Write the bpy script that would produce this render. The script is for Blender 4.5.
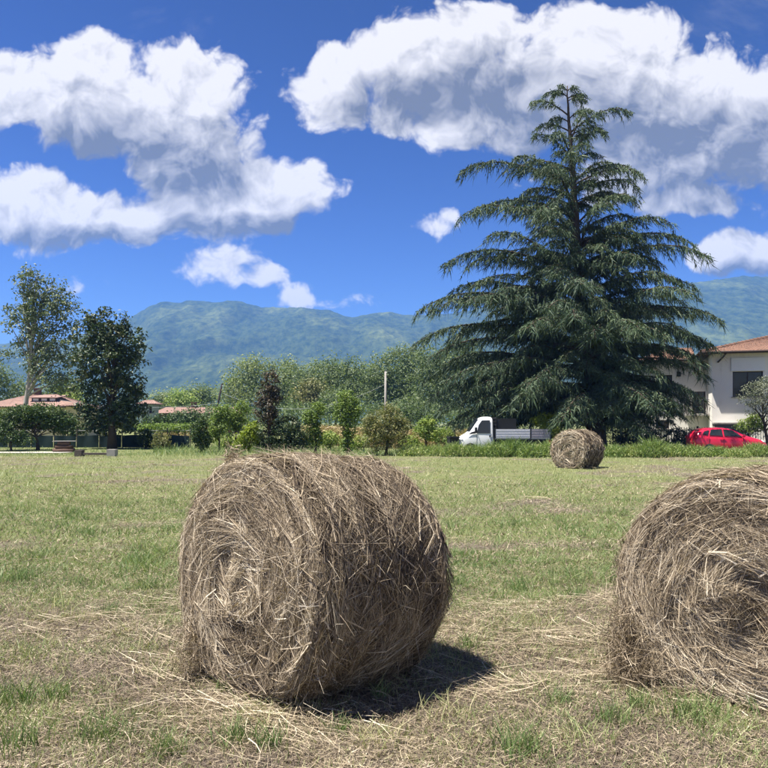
import bpy, math, random
import numpy as np
from math import radians, sin, cos, pi, sqrt

for _o in list(bpy.data.objects):
    bpy.data.objects.remove(_o)
SC = bpy.context.scene
COL = SC.collection

# ------------------------------------------------------------------ camera
FPX, HZ, EYE = 769.0, 422.0, 1.5            # focal length and horizon row of the photograph, eye height (m)
cam_data = bpy.data.cameras.new('camera')
cam = bpy.data.objects.new('camera', cam_data)
COL.objects.link(cam)
cam.location = (0, 0, EYE)
cam.rotation_euler = (radians(90), 0, 0)
cam_data.sensor_width = 36
cam_data.lens = 36 * FPX / 768
cam_data.shift_y = (HZ - 384) / 768
cam_data.clip_start = 0.05
cam_data.clip_end = 30000
SC.camera = cam

# ------------------------------------------------------------------ sun, sky, exposure
SUN_EL = radians(68)
SUN_XY = np.array([-0.96, -0.28]); SUN_XY /= np.linalg.norm(SUN_XY)
SUN_DIR = np.array([SUN_XY[0] * cos(SUN_EL), SUN_XY[1] * cos(SUN_EL), sin(SUN_EL)])
sun_data = bpy.data.lights.new('sun', 'SUN')
sun_data.energy = 5.0
sun_data.angle = radians(0.53)
sun_data.color = (1.0, 0.94, 0.84)
sun = bpy.data.objects.new('sun', sun_data)
COL.objects.link(sun)
from mathutils import Vector
sun.rotation_euler = Vector(-SUN_DIR).to_track_quat('-Z', 'Y').to_euler()
sun.location = (-30, -15, 60)

SC.view_settings.view_transform = 'Standard'
SC.view_settings.look = 'None'
SC.view_settings.exposure = 1.25
SC.view_settings.gamma = 1
SC.view_settings.use_curve_mapping = False
SC.render.engine = 'CYCLES'
SC.cycles.use_denoising = True
SC.cycles.denoiser = 'OPENIMAGEDENOISE'
SC.cycles.use_adaptive_sampling = True
SC.cycles.adaptive_threshold = 0.02
SC.cycles.max_bounces = 4
SC.cycles.diffuse_bounces = 2
SC.cycles.glossy_bounces = 2
SC.cycles.transmission_bounces = 3
SC.cycles.transparent_max_bounces = 6
SC.cycles.volume_bounces = 1
SC.cycles.sample_clamp_indirect = 4
SC.cycles.caustics_reflective = False
SC.cycles.caustics_refractive = False

world = bpy.data.worlds.new('World')
SC.world = world
world.use_nodes = True
world.cycles.sampling_method = 'NONE'


class NT:
    """a small helper that writes shader node expressions"""
    def __init__(self, tree):
        self.t = tree

    def n(self, typ, **kw):
        nd = self.t.nodes.new(typ)
        for k, v in kw.items():
            setattr(nd, k, v)
        return nd

    def put(self, sock, v):
        if isinstance(v, bpy.types.NodeSocket):
            self.t.links.new(v, sock)
        elif v is not None:
            sock.default_value = v

    def m(self, op, a, b=None, c=None, clamp=False):
        nd = self.n('ShaderNodeMath', operation=op)
        nd.use_clamp = clamp
        self.put(nd.inputs[0], a); self.put(nd.inputs[1], b); self.put(nd.inputs[2], c)
        return nd.outputs[0]

    def v(self, op, a, b=None, out=0):
        nd = self.n('ShaderNodeVectorMath', operation=op)
        self.put(nd.inputs[0], a); self.put(nd.inputs[1], b)
        return nd.outputs['Value'] if op in ('DOT_PRODUCT', 'LENGTH') else nd.outputs[out]

    def sep(self, a):
        nd = self.n('ShaderNodeSeparateXYZ'); self.put(nd.inputs[0], a)
        return nd.outputs

    def comb(self, x, y, z):
        nd = self.n('ShaderNodeCombineXYZ')
        for i, q in enumerate((x, y, z)):
            self.put(nd.inputs[i], q)
        return nd.outputs[0]

    def noise(self, vec, scale, detail=4, rough=0.5, lac=2.0, out='Fac', dist=0.0):
        nd = self.n('ShaderNodeTexNoise')
        self.put(nd.inputs['Vector'], vec)
        nd.inputs['Scale'].default_value = scale
        nd.inputs['Detail'].default_value = detail
        nd.inputs['Roughness'].default_value = rough
        nd.inputs['Lacunarity'].default_value = lac
        nd.inputs['Distortion'].default_value = dist
        return nd.outputs[out]

    def smooth(self, x, a, b):
        nd = self.n('ShaderNodeMapRange', interpolation_type='SMOOTHSTEP')
        self.put(nd.inputs[0], x)
        nd.inputs[1].default_value = a; nd.inputs[2].default_value = b
        return nd.outputs[0]

    def mixc(self, f, a, b, mode='MIX'):
        nd = self.n('ShaderNodeMix', data_type='RGBA', blend_type=mode)
        self.put(nd.inputs[0], f)
        self.put(nd.inputs[6], a if isinstance(a, bpy.types.NodeSocket) else (*a, 1))
        self.put(nd.inputs[7], b if isinstance(b, bpy.types.NodeSocket) else (*b, 1))
        return nd.outputs[2]


def build_sky():
    t = world.node_tree
    t.nodes.clear()
    N = NT(t)
    sky = N.n('ShaderNodeTexSky', sky_type='NISHITA')
    sky.sun_disc = False
    sky.sun_elevation = SUN_EL
    sky.sun_rotation = math.atan2(SUN_XY[0], SUN_XY[1])
    sky.altitude = 100
    sky.air_density = 1.0
    sky.dust_density = 0.25
    sky.ozone_density = 3.0
    # deep, clean summer blue: the sky's own colour with more contrast between zenith and horizon
    gm = N.n('ShaderNodeGamma'); gm.inputs[1].default_value = 2.15
    t.links.new(N.mixc(1.0, sky.outputs[0], (0.1065,) * 3, 'MULTIPLY'), gm.inputs[0])
    bg = N.n('ShaderNodeBackground'); bg.inputs[1].default_value = 1.0
    t.links.new(N.mixc(1.0, gm.outputs[0], (0.92, 0.76, 0.87), 'MULTIPLY'), bg.inputs[0])

    tc = N.n('ShaderNodeTexCoord').outputs['Generated']
    x, y, z = N.sep(tc)[0:3]
    inv = N.m('DIVIDE', 1.0, N.m('MAXIMUM', y, 0.06))
    u = N.m('MULTIPLY', x, inv); w = N.m('MULTIPLY', z, inv)
    p = N.comb(u, w, 0.0)
    # domain warp gives the cumulus edges their curls
    warp = N.v('SUBTRACT', N.noise(p, 7.5, 3, 0.55, out='Color'), (0.5, 0.5, 0.5))
    p2 = N.v('ADD', p, N.v('MULTIPLY', warp, (0.085, 0.065, 0.0)))

    def field(vec, blobs):
        f = None
        for (px, py, rx, ry, *soft) in blobs:
            c = ((px - 384) / FPX, (HZ - py) / FPX, 0)
            q = N.v('MULTIPLY', N.v('SUBTRACT', vec, c), (FPX / rx, FPX / ry, 0))
            g = N.m('SUBTRACT', 1.0, N.v('DOT_PRODUCT', q, q))
            g = N.m('MAXIMUM', g, -1.0)
            if soft: g = N.m('SUBTRACT', N.m('MULTIPLY', g, soft[0]), 0.05)
            f = g if f is None else N.m('SMOOTH_MAX', f, g, 0.3)
        return f

    heaps = [(90, 64, 58, 36), (196, 80, 66, 48), (15, 92, 76, 46), (120, 112, 115, 50), (195, 150, 82, 58),
             (268, 190, 74, 40), (25, 208, 78, 48), (120, 216, 110, 36), (215, 208, 100, 42),
             (335, 84, 58, 44), (425, 72, 96, 62), (478, 34, 66, 38), (455, 112, 90, 40),
             (600, 40, 96, 48), (560, 96, 120, 66), (690, 94, 108, 60), (650, 150, 125, 62), (770, 130, 90, 80),
             (690, 205, 62, 22), (740, 258, 62, 28), (222, 264, 46, 26, .55), (258, 280, 34, 16, .5), (300, 299, 38, 20, .55), (332, 305, 42, 13, .5), (437, 222, 28, 17, .5),
             (66, 288, 40, 18, .5)]
    F = field(p2, heaps)
    F_up = field(N.v('ADD', p2, (-0.012, 0.040, 0.0)), heaps)

    def puffs(vec):
        vo = N.n('ShaderNodeTexVoronoi', voronoi_dimensions='2D', feature='SMOOTH_F1')
        N.put(vo.inputs['Vector'], vec)
        vo.inputs['Scale'].default_value = 17.0
        vo.inputs['Detail'].default_value = 3.0
        vo.inputs['Roughness'].default_value = 0.55
        vo.inputs['Lacunarity'].default_value = 2.2
        vo.inputs['Smoothness'].default_value = 0.6
        return N.m('SUBTRACT', 1.0, vo.outputs['Distance'])
    n1 = N.noise(p, 10.0, 9, 0.62)
    pw = N.v('ADD', p, N.v('MULTIPLY', warp, (0.10, 0.08, 0.0)))
    b1 = puffs(pw)
    b2 = puffs(N.v('ADD', pw, (-0.010, 0.018, 0.0)))
    n2 = N.noise(N.v('ADD', p, (-0.012, 0.024, 0.0)), 10.0, 5, 0.55)
    n3 = N.m('MULTIPLY', N.m('SUBTRACT', N.noise(pw, 34.0, 4, 0.6), 0.5), 0.42)
    dens = N.m('ADD', N.m('ADD', N.m('MULTIPLY', F, 0.86), n3), N.m('ADD', N.m('MULTIPLY', N.m('SUBTRACT', n1, 0.365), 1.10), N.m('MULTIPLY', N.m('SUBTRACT', b1, 0.52), 0.55)))
    # unseen clouds all round, their cover and grey set for the fill light
    around = N.m('SUBTRACT', 1.0, N.smooth(y, 0.60, 0.78))
    q = N.v('DIVIDE', tc, N.comb(N.m('MAXIMUM', z, 0.08), N.m('MAXIMUM', z, 0.08), 1.0))
    g1 = N.noise(q, 1.1, 7, 0.58)
    gen = N.m('MULTIPLY', N.m('SUBTRACT', g1, 0.51), 3.2)
    dens = N.m('ADD', N.m('MULTIPLY', dens, N.m('SUBTRACT', 1.0, around)), N.m('MULTIPLY', gen, around))
    above = N.smooth(z, 0.015, 0.06)
    alpha = N.m('MULTIPLY', N.smooth(dens, 0.0, 0.40), above)
    wisps = N.m('MULTIPLY', N.smooth(N.noise(N.v('MULTIPLY', p, (0.7, 1.5, 1)), 4.0, 6, 0.65, dist=0.6), 0.58, 0.80), 0.16)
    alpha = N.m('MAXIMUM', alpha, N.m('MULTIPLY', wisps, above))
    # sunlight comes from the upper left: tops are bright, thick middles and bases are grey
    bases = [(190, 165, 80, 44), (115, 138, 85, 28), (490, 92, 80, 44), (400, 102, 70, 26), (620, 142, 140, 56),
             (720, 165, 120, 62), (560, 125, 100, 44), (80, 236, 110, 14), (240, 225, 80, 16), (735, 275, 60, 12)]
    B = field(p2, bases)
    under = N.m('MULTIPLY', N.m('SUBTRACT', F_up, F), 0.30)
    thick = N.m('ADD', N.m('MULTIPLY', B, 0.5), N.m('MULTIPLY', N.m('SUBTRACT', n1, 0.5), 0.45))
    thick = N.smooth(thick, -0.62, 0.85)
    relief = N.m('ADD', N.m('MULTIPLY', N.m('SUBTRACT', n2, n1), 0.80), N.m('MULTIPLY', N.m('SUBTRACT', b2, b1), 0.60))
    shade = N.m('ADD', N.m('ADD', N.m('MULTIPLY', thick, 0.98), N.m('MAXIMUM', N.m('MINIMUM', under, 0.32), -0.22)), relief)
    shade = N.m('MULTIPLY', N.m('ADD', shade, 0.08), N.m('SUBTRACT', 1.0, around))
    shade = N.m('ADD', shade, N.m('MULTIPLY', around, 0.45))
    shade = N.m('MINIMUM', N.m('MAXIMUM', shade, 0.0), 1.0)
    colr = N.mixc(shade, (1.03, 0.985, 0.94), (0.205, 0.21, 0.23))
    cb = N.n('ShaderNodeBackground'); cb.inputs[1].default_value = 0.44
    t.links.new(colr, cb.inputs[0])
    mix = N.n('ShaderNodeMixShader')
    N.put(mix.inputs[0], alpha)
    t.links.new(bg.outputs[0], mix.inputs[1]); t.links.new(cb.outputs[0], mix.inputs[2])
    out = N.n('ShaderNodeOutputWorld')
    t.links.new(mix.outputs[0], out.inputs['Surface'])


build_sky()

# ------------------------------------------------------------------ helpers
RNG = np.random.default_rng(7)


def hash01(i, j, k, seed):
    h = (i * 374761393 + j * 668265263 + k * 2147483647 + seed * 1274126177) & 0xFFFFFFFF
    h = ((h ^ (h >> 13)) * 1274126177) & 0xFFFFFFFF
    h = h ^ (h >> 16)
    return (h & 0xFFFFFF) / float(0xFFFFFF)


def vnoise(x, y, z=None, seed=0):
    x = np.asarray(x, float); y = np.asarray(y, float)
    z = np.zeros_like(x) if z is None else np.asarray(z, float)
    xi, yi, zi = (np.floor(a).astype(np.int64) for a in (x, y, z))
    fx, fy, fz = x - xi, y - yi, z - zi
    fx, fy, fz = (a * a * (3 - 2 * a) for a in (fx, fy, fz))
    r = 0
    for a in (0, 1):
        for b in (0, 1):
            for c in (0, 1):
                wgt = (fx if a else 1 - fx) * (fy if b else 1 - fy) * (fz if c else 1 - fz)
                r = r + wgt * hash01(xi + a, yi + b, zi + c, seed)
    return r


def fbm(x, y, z=None, octv=4, seed=0, gain=0.5):
    s, a, tot = 0, 1.0, 0
    x = np.asarray(x, float); y = np.asarray(y, float)
    for o in range(octv):
        s = s + a * vnoise(x * 2 ** o + 17.3 * o, y * 2 ** o - 9.1 * o, None if z is None else np.asarray(z) * 2 ** o, seed + o)
        tot += a; a *= gain
    return s / tot


def sstep(x, a, b):
    t = np.clip((np.asarray(x, float) - a) / (b - a), 0, 1)
    return t * t * (3 - 2 * t)


def ground_z(x, y):
    """the field is level and rolls gently; the lane behind it lies 0.3 m lower"""
    x = np.asarray(x, float); y = np.asarray(y, float)
    d = np.hypot(x, y)
    z = 0.05 * (fbm(x * 0.33, y * 0.33, octv=3, seed=3) - 0.5) + 0.025 * (fbm(x * 2.1, y * 2.1, octv=2, seed=9) - 0.5) * (1 - sstep(d, 20, 40))
    z = z - 0.30 * sstep(y, 35.0, 38.0) * sstep(x, -6, 2)
    return z


def gz(x, y):
    return float(ground_z(np.array([x]), np.array([y]))[0])


def P(px, py, Y):
    """direction of a photo pixel taken to depth Y"""
    return np.array([(px - 384) / FPX * Y, Y, EYE + (HZ - py) / FPX * Y])


def mk(name, V, F, mat, parent=None, smooth=False, tint=None, attrs=None):
    """one mesh object from a vertex array and one or more face arrays"""
    V = np.asarray(V, np.float32)
    Fs = F if isinstance(F, list) else [F]
    Fs = [np.asarray(f, np.int32) for f in Fs if len(f)]
    me = bpy.data.meshes.new(name)
    loops = np.concatenate([f.ravel() for f in Fs])
    tot = np.concatenate([np.full(len(f), f.shape[1], np.int32) for f in Fs])
    start = np.concatenate([[0], np.cumsum(tot)[:-1]]).astype(np.int32)
    me.vertices.add(len(V)); me.vertices.foreach_set('co', V.ravel())
    me.loops.add(len(loops)); me.loops.foreach_set('vertex_index', loops)
    me.polygons.add(len(tot)); me.polygons.foreach_set('loop_start', start)
    me.polygons.foreach_set('loop_total', tot)
    me.polygons.foreach_set('use_smooth', np.full(len(tot), smooth, bool))
    allattr = dict(attrs or {})
    if tint is not None:
        allattr['tint'] = tint
    for k, a in allattr.items():
        at = me.attributes.new(k, 'FLOAT', 'POINT')
        at.data.foreach_set('value', np.asarray(a, np.float32).ravel())
    me.update(calc_edges=True)
    if mat is not None:
        me.materials.append(mat)
    o = bpy.data.objects.new(name, me)
    COL.objects.link(o)
    if parent is not None:
        o.parent = parent
    return o


def tag(o, label=None, cat=None, group=None, kind=None):
    if label: o['label'] = label
    if cat: o['category'] = cat
    if group: o['group'] = group
    if kind: o['kind'] = kind
    return o


def thing(name, label, cat, loc=(0, 0, 0), rz=0.0, group=None):
    o = bpy.data.objects.new(name, None)
    o.empty_display_size = 0.2
    COL.objects.link(o)
    o.location = loc; o.rotation_euler = (0, 0, rz)
    return tag(o, label, cat, group)


class Geo:
    def __init__(self):
        self.V, self.Q, self.T, self.t, self.n = [], [], [], [], 0

    def add(self, V, F, tint=0.5):
        V = np.asarray(V, float).reshape(-1, 3)
        if isinstance(F, list) and isinstance(F[0], tuple): F = np.array(F)
        for f in (F if isinstance(F, list) else [F]):
            f = np.asarray(f, int)
            if len(f):
                (self.Q if f.shape[1] == 4 else self.T).append(f + self.n)
        self.V.append(V)
        self.t.append(np.broadcast_to(np.asarray(tint, float), (len(V),)))
        self.n += len(V)
        return self

    def box(self, x0, x1, y0, y1, z0, z1, tint=0.5):
        V = [(x, y, z) for z in (z0, z1) for y in (y0, y1) for x in (x0, x1)]
        return self.add(V, [(0, 2, 3, 1), (4, 5, 7, 6), (0, 1, 5, 4), (2, 6, 7, 3), (0, 4, 6, 2), (1, 3, 7, 5)], tint)

    def bar(self, a, b, r, n=6, tint=0.5, r2=None):
        return self.add(*tube([a, b], [r, r if r2 is None else r2], n), tint)

    def build(self, name, mat, parent=None, smooth=False, attrs=None):
        F = []
        if self.Q: F.append(np.concatenate(self.Q))
        if self.T: F.append(np.concatenate(self.T))
        return mk(name, np.concatenate(self.V), F, mat, parent, smooth, np.concatenate(self.t), attrs)


def tube(pts, radii, n=8, cap=True):
    pts = np.asarray(pts, float); radii = np.broadcast_to(np.asarray(radii, float), (len(pts),))
    tan = np.gradient(pts, axis=0) if len(pts) > 2 else np.repeat((pts[1] - pts[0])[None], 2, 0)
    tan /= np.linalg.norm(tan, axis=1)[:, None] + 1e-9
    ref = np.where(np.abs(tan[:, 2:3]) > 0.9, np.array([[1.0, 0, 0]]), np.array([[0, 0, 1.0]]))
    if (np.abs(tan[:, 2]) > 0.9).any():
        ref = np.repeat(np.array([[1.0, 0.13, 0.07]]), len(pts), 0)
    A = np.cross(tan, ref); A /= np.linalg.norm(A, axis=1)[:, None] + 1e-9
    B = np.cross(tan, A)
    ang = np.arange(n) / n * 2 * pi
    V = (pts[:, None] + radii[:, None, None] * (A[:, None] * np.cos(ang)[None, :, None] + B[:, None] * np.sin(ang)[None, :, None])).reshape(-1, 3)
    i = np.arange(len(pts) - 1)[:, None] * n; j = np.arange(n)[None]; k = (j + 1) % n
    F = np.stack([i + j, i + k, i + n + k, i + n + j], -1).reshape(-1, 4)
    Fl = [F]
    if cap:
        m = len(V); V = np.concatenate([V, pts[:1], pts[-1:]])
        jj = np.arange(n); kk = (jj + 1) % n; e = (len(pts) - 1) * n
        Fl.append(np.concatenate([np.stack([kk, jj, np.full(n, m)], 1), np.stack([e + jj, e + kk, np.full(n, m + 1)], 1)]))
    return V, Fl


def unit(v):
    return v / (np.linalg.norm(v, axis=-1, keepdims=True) + 1e-9)


def leaf_cards(C, L, W, rng, up=0.35, out=None, outw=0.4, hang=0.0):
    """one small diamond-shaped leaf face per centre; faces lean upwards/outwards"""
    n = len(C)
    nor = unit(rng.normal(size=(n, 3))) * 0.62
    nor[:, 2] += up
    if out is not None: nor += outw * out
    nor = unit(nor)
    d = rng.normal(size=(n, 3)); d[:, 2] -= hang
    d = unit(d - nor * (d * nor).sum(1, keepdims=True))
    s = np.cross(nor, d)
    L = np.broadcast_to(L, (n,))[:, None]; W = np.broadcast_to(W, (n,))[:, None]
    V = np.stack([C - d * L * .5, C + s * W * .5 + nor * W * .12, C + d * L * .5, C - s * W * .5 + nor * W * .12], 1).reshape(-1, 3)
    F = np.arange(n * 4).reshape(-1, 4)
    return V, F


def ribbons(Pts, W, rng, side=None, taper=True):
    """strips: Pts (n, k, 3) centre lines, W (n,) widths"""
    n, k, _ = Pts.shape
    tan = unit(np.gradient(Pts, axis=1))
    if side is None:
        side = unit(rng.normal(size=(n, 1, 3)))
    s = unit(np.cross(tan, side))
    prof = np.ones(k)
    if taper: prof = np.linspace(1, 0.25, k)
    o = s * (W[:, None, None] * 0.5 * prof[None, :, None])
    V = np.stack([Pts - o, Pts + o], 2).reshape(-1, 3)
    b = (np.arange(n) * k * 2)[:, None] + (np.arange(k - 1) * 2)[None]
    F = np.stack([b, b + 1, b + 3, b + 2], -1).reshape(-1, 4)
    return V, F


# ------------------------------------------------------------------ materials
MATS = {}


def newmat(name):
    m = bpy.data.materials.new(name); m.use_nodes = True
    m.node_tree.nodes.clear()
    MATS[name] = m
    return m, NT(m.node_tree)


def finish(N, shader, disp=None):
    o = N.n('ShaderNodeOutputMaterial')
    N.t.links.new(shader, o.inputs['Surface'])


def principled(N, col, rough=0.7, spec=0.3, metal=0.0, normal=None, coat=0.0):
    b = N.n('ShaderNodeBsdfPrincipled')
    N.put(b.inputs['Base Color'], col if isinstance(col, bpy.types.NodeSocket) else (*col, 1))
    N.put(b.inputs['Roughness'], rough)
    b.inputs['Metallic'].default_value = metal
    b.inputs['Specular IOR Level'].default_value = spec
    b.inputs['Coat Weight'].default_value = coat
    b.inputs['Coat Roughness'].default_value = 0.08
    if normal is not None: N.put(b.inputs['Normal'], normal)
    return b.outputs[0]


def ramp(N, fac, stops):
    r = N.n('ShaderNodeValToRGB')
    el = r.color_ramp.elements
    while len(el) < len(stops): el.new(0.5)
    for e, (p, c) in zip(el, stops):
        e.position = p; e.color = (*c, 1)
    N.put(r.inputs[0], fac)
    return r.outputs[0]


def tint_of(N):
    return N.n('ShaderNodeAttribute', attribute_name='tint').outputs['Fac']


def foliage_mat(name, stops, transl=0.28, rough=0.5, spec=0.35):
    m, N = newmat(name)
    c = ramp(N, tint_of(N), stops)
    b = principled(N, c, rough, spec)
    tr = N.n('ShaderNodeBsdfTranslucent')
    c2 = N.mixc(1.0, c, (1.0, 1.05, 0.55), 'MULTIPLY')
    N.t.links.new(c2, tr.inputs[0])
    mx = N.n('ShaderNodeMixShader'); mx.inputs[0].default_value = transl
    N.t.links.new(b, mx.inputs[1]); N.t.links.new(tr.outputs[0], mx.inputs[2])
    finish(N, mx.outputs[0])
    return m


def plain_mat(name, col, rough=0.7, var=0.25, scale=3.0, bump=0.0, bscale=40.0, spec=0.3, metal=0.0, coat=0.0, dirt=None):
    m, N = newmat(name)
    tc = N.n('ShaderNodeTexCoord').outputs['Object']
    n = N.noise(tc, scale, 6, 0.6)
    c = N.mixc(n, tuple(x * (1 - var) for x in col), tuple(min(1, x * (1 + var)) for x in col))
    if dirt is not None:
        n3 = N.smooth(N.noise(N.v('MULTIPLY', tc, (1, 1, 0.35)), scale * 1.7, 7, 0.65), 0.52, 0.75)
        c = N.mixc(N.m('MULTIPLY', n3, dirt[1]), c, dirt[0])
    nor = None
    if bump:
        bp = N.n('ShaderNodeBump'); bp.inputs['Strength'].default_value = bump; bp.inputs['Distance'].default_value = 0.02
        N.put(bp.inputs['Height'], N.noise(tc, bscale, 5, 0.6)); nor = bp.outputs[0]
    finish(N, principled(N, c, rough, spec, metal, nor, coat))
    return m


def glass_mat(name, col=(0.02, 0.025, 0.03), rough=0.06):
    m, N = newmat(name)
    finish(N, principled(N, col, rough, 0.4))
    return m


M_straw = foliage_mat('straw', [(0.0, (0.05, 0.036, 0.025)), (0.3, (0.245, 0.190, 0.130)), (0.62, (0.48, 0.39, 0.275)), (1.0, (0.80, 0.71, 0.56))], 0.12, 0.62, 0.25)
M_haycore = plain_mat('hay_core', (0.06, 0.044, 0.03), 0.9, 0.45, 9, 0.9, 60)  # core darkened to deepen the shade between the strands
M_litter = foliage_mat('straw_litter', [(0.0, (0.12, 0.095, 0.075)), (0.35, (0.29, 0.23, 0.16)), (0.7, (0.48, 0.40, 0.275)), (1.0, (0.75, 0.67, 0.51))], 0.12, 0.6, 0.25)
M_grass = foliage_mat('grass', [(0.0, (0.07, 0.14, 0.038)), (0.35, (0.155, 0.24, 0.082)), (0.7, (0.33, 0.38, 0.165)), (1.0, (0.58, 0.53, 0.30))], 0.3, 0.5)
M_weed = foliage_mat('weeds', [(0.0, (0.085, 0.15, 0.04)), (0.6, (0.24, 0.335, 0.095)), (1.0, (0.46, 0.47, 0.21))], 0.32)
M_cedar = foliage_mat('cedar_needles', [(0.0, (0.022, 0.044, 0.026)), (0.5, (0.068, 0.108, 0.056)), (1.0, (0.19, 0.235, 0.125))], 0.12, 0.6, 0.25)  # light end stands for sunlit tips
M_magn = foliage_mat('magnolia_leaves', [(0.0, (0.022, 0.042, 0.018)), (0.6, (0.052, 0.088, 0.032)), (1.0, (0.15, 0.15, 0.07))], 0.14, 0.45, 0.32)
M_euca = foliage_mat('sparse_leaves', [(0.0, (0.06, 0.09, 0.045)), (0.6, (0.135, 0.175, 0.085)), (1.0, (0.26, 0.29, 0.16))], 0.25)
M_shrub = foliage_mat('shrub_leaves', [(0.0, (0.022, 0.05, 0.014)), (0.6, (0.058, 0.105, 0.028)), (1.0, (0.13, 0.17, 0.05))], 0.25)
M_bright = foliage_mat('bright_leaves', [(0.0, (0.085, 0.14, 0.03)), (0.6, (0.22, 0.31, 0.068)), (1.0, (0.42, 0.47, 0.13))], 0.34)
M_lime = foliage_mat('lime_leaves', [(0.0, (0.14, 0.19, 0.02)), (0.6, (0.32, 0.40, 0.035)), (1.0, (0.52, 0.55, 0.07))], 0.34)
M_wood = foliage_mat('woodland_leaves', [(0.0, (0.075, 0.115, 0.048)), (0.6, (0.15, 0.205, 0.09)), (1.0, (0.25, 0.30, 0.145))], 0.4)
M_willow = foliage_mat('willow_leaves', [(0.0, (0.12, 0.17, 0.07)), (0.6, (0.22, 0.275, 0.12)), (1.0, (0.32, 0.36, 0.18))], 0.4)
M_purple = foliage_mat('purple_leaves', [(0.0, (0.022, 0.022, 0.013)), (0.5, (0.056, 0.048, 0.028)), (1.0, (0.15, 0.11, 0.072))], 0.2)
M_olive = foliage_mat('olive_leaves', [(0.0, (0.10, 0.125, 0.075)), (0.6, (0.21, 0.235, 0.16)), (1.0, (0.36, 0.38, 0.29))], 0.15)
M_bushy = foliage_mat('bushy_leaves', [(0.0, (0.06, 0.08, 0.028)), (0.5, (0.16, 0.18, 0.06)), (1.0, (0.34, 0.30, 0.13))], 0.28)
M_maize = foliage_mat('dry_maize_leaves', [(0.0, (0.16, 0.11, 0.05)), (0.5, (0.36, 0.27, 0.13)), (1.0, (0.46, 0.40, 0.18))], 0.2)
M_petal = plain_mat('white_petals', (0.75, 0.74, 0.68), 0.6, 0.05)
M_bark = plain_mat('bark', (0.07, 0.052, 0.038), 0.9, 0.4, 6, 0.6, 30)
M_palebark = plain_mat('pale_bark', (0.34, 0.31, 0.27), 0.85, 0.35, 4, 0.4, 20)
M_cream = plain_mat('cream_render', (0.84, 0.81, 0.75), 0.9, 0.06, 0.7, 0.15, 30, dirt=((0.45, 0.42, 0.36), 0.5))
M_yellow = plain_mat('yellow_render', (0.62, 0.53, 0.31), 0.9, 0.08, 0.8)
M_teal = plain_mat('pale_green_render', (0.33, 0.40, 0.36), 0.9, 0.08, 0.8)
M_redwall = plain_mat('red_brick_wall', (0.30, 0.12, 0.09), 0.9, 0.2, 2.0)
M_tile = plain_mat('terracotta_tiles', (0.22, 0.125, 0.088), 0.9, 0.5, 1.6, 0.3, 25, dirt=((0.10, 0.08, 0.065), 0.95))
M_paletile = plain_mat('faded_terracotta_tiles', (0.29, 0.185, 0.15), 0.9, 0.45, 1.2, 0.3, 25, dirt=((0.20, 0.165, 0.145), 0.9))
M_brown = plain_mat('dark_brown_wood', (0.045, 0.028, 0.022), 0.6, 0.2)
M_white = plain_mat('white_paint', (0.80, 0.80, 0.80), 0.45, 0.05, 2.0)
M_truck = plain_mat('white_truck_paint', (0.78, 0.79, 0.80), 0.3, 0.04, 2.0, coat=0.4)
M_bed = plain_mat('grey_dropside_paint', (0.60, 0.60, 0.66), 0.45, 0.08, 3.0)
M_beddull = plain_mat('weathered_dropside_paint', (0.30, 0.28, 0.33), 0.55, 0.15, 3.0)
M_red = plain_mat('red_car_paint', (0.74, 0.018, 0.06), 0.28, 0.04, 2.0, coat=0.7)
M_black = plain_mat('black_plastic', (0.018, 0.018, 0.02), 0.5, 0.2)
M_tyre = plain_mat('tyre_rubber', (0.022, 0.022, 0.022), 0.85, 0.2)
M_rim = plain_mat('silver_rim', (0.62, 0.62, 0.64), 0.3, 0.05, metal=0.6)
M_glass = glass_mat('dark_glass')
M_lamp = glass_mat('lamp_glass', (0.7, 0.72, 0.75), 0.1)
M_amber = glass_mat('red_lamp_glass', (0.5, 0.02, 0.02), 0.15)
M_iron = plain_mat('dark_iron', (0.030, 0.032, 0.036), 0.55, 0.2)
M_tar = plain_mat('tarred_wood', (0.022, 0.019, 0.017), 0.8, 0.3, 5.0)
M_net = plain_mat('dark_green_netting', (0.016, 0.034, 0.034), 0.85, 0.3, 3.0)
M_concrete = plain_mat('weathered_concrete', (0.34, 0.32, 0.29), 0.9, 0.3, 6.0, 0.4, 50)
M_post = plain_mat('grey_wood', (0.11, 0.092, 0.075), 0.9, 0.3, 5.0, 0.3, 40)
M_logs = plain_mat('red_brown_bark', (0.11, 0.07, 0.05), 0.9, 0.4, 6, 0.5, 30)
M_stone = plain_mat('rough_stone', (0.25, 0.22, 0.18), 0.9, 0.4, 4.0, 0.6, 12)
M_cable = plain_mat('pale_cable', (0.36, 0.38, 0.40), 0.5, 0.05)
M_gravel = plain_mat('pale_gravel', (0.42, 0.40, 0.36), 0.95, 0.25, 2.0, 0.5, 60)
M_asphalt = plain_mat('asphalt', (0.055, 0.055, 0.056), 0.9, 0.25, 2.0, 0.4, 80)


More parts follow.
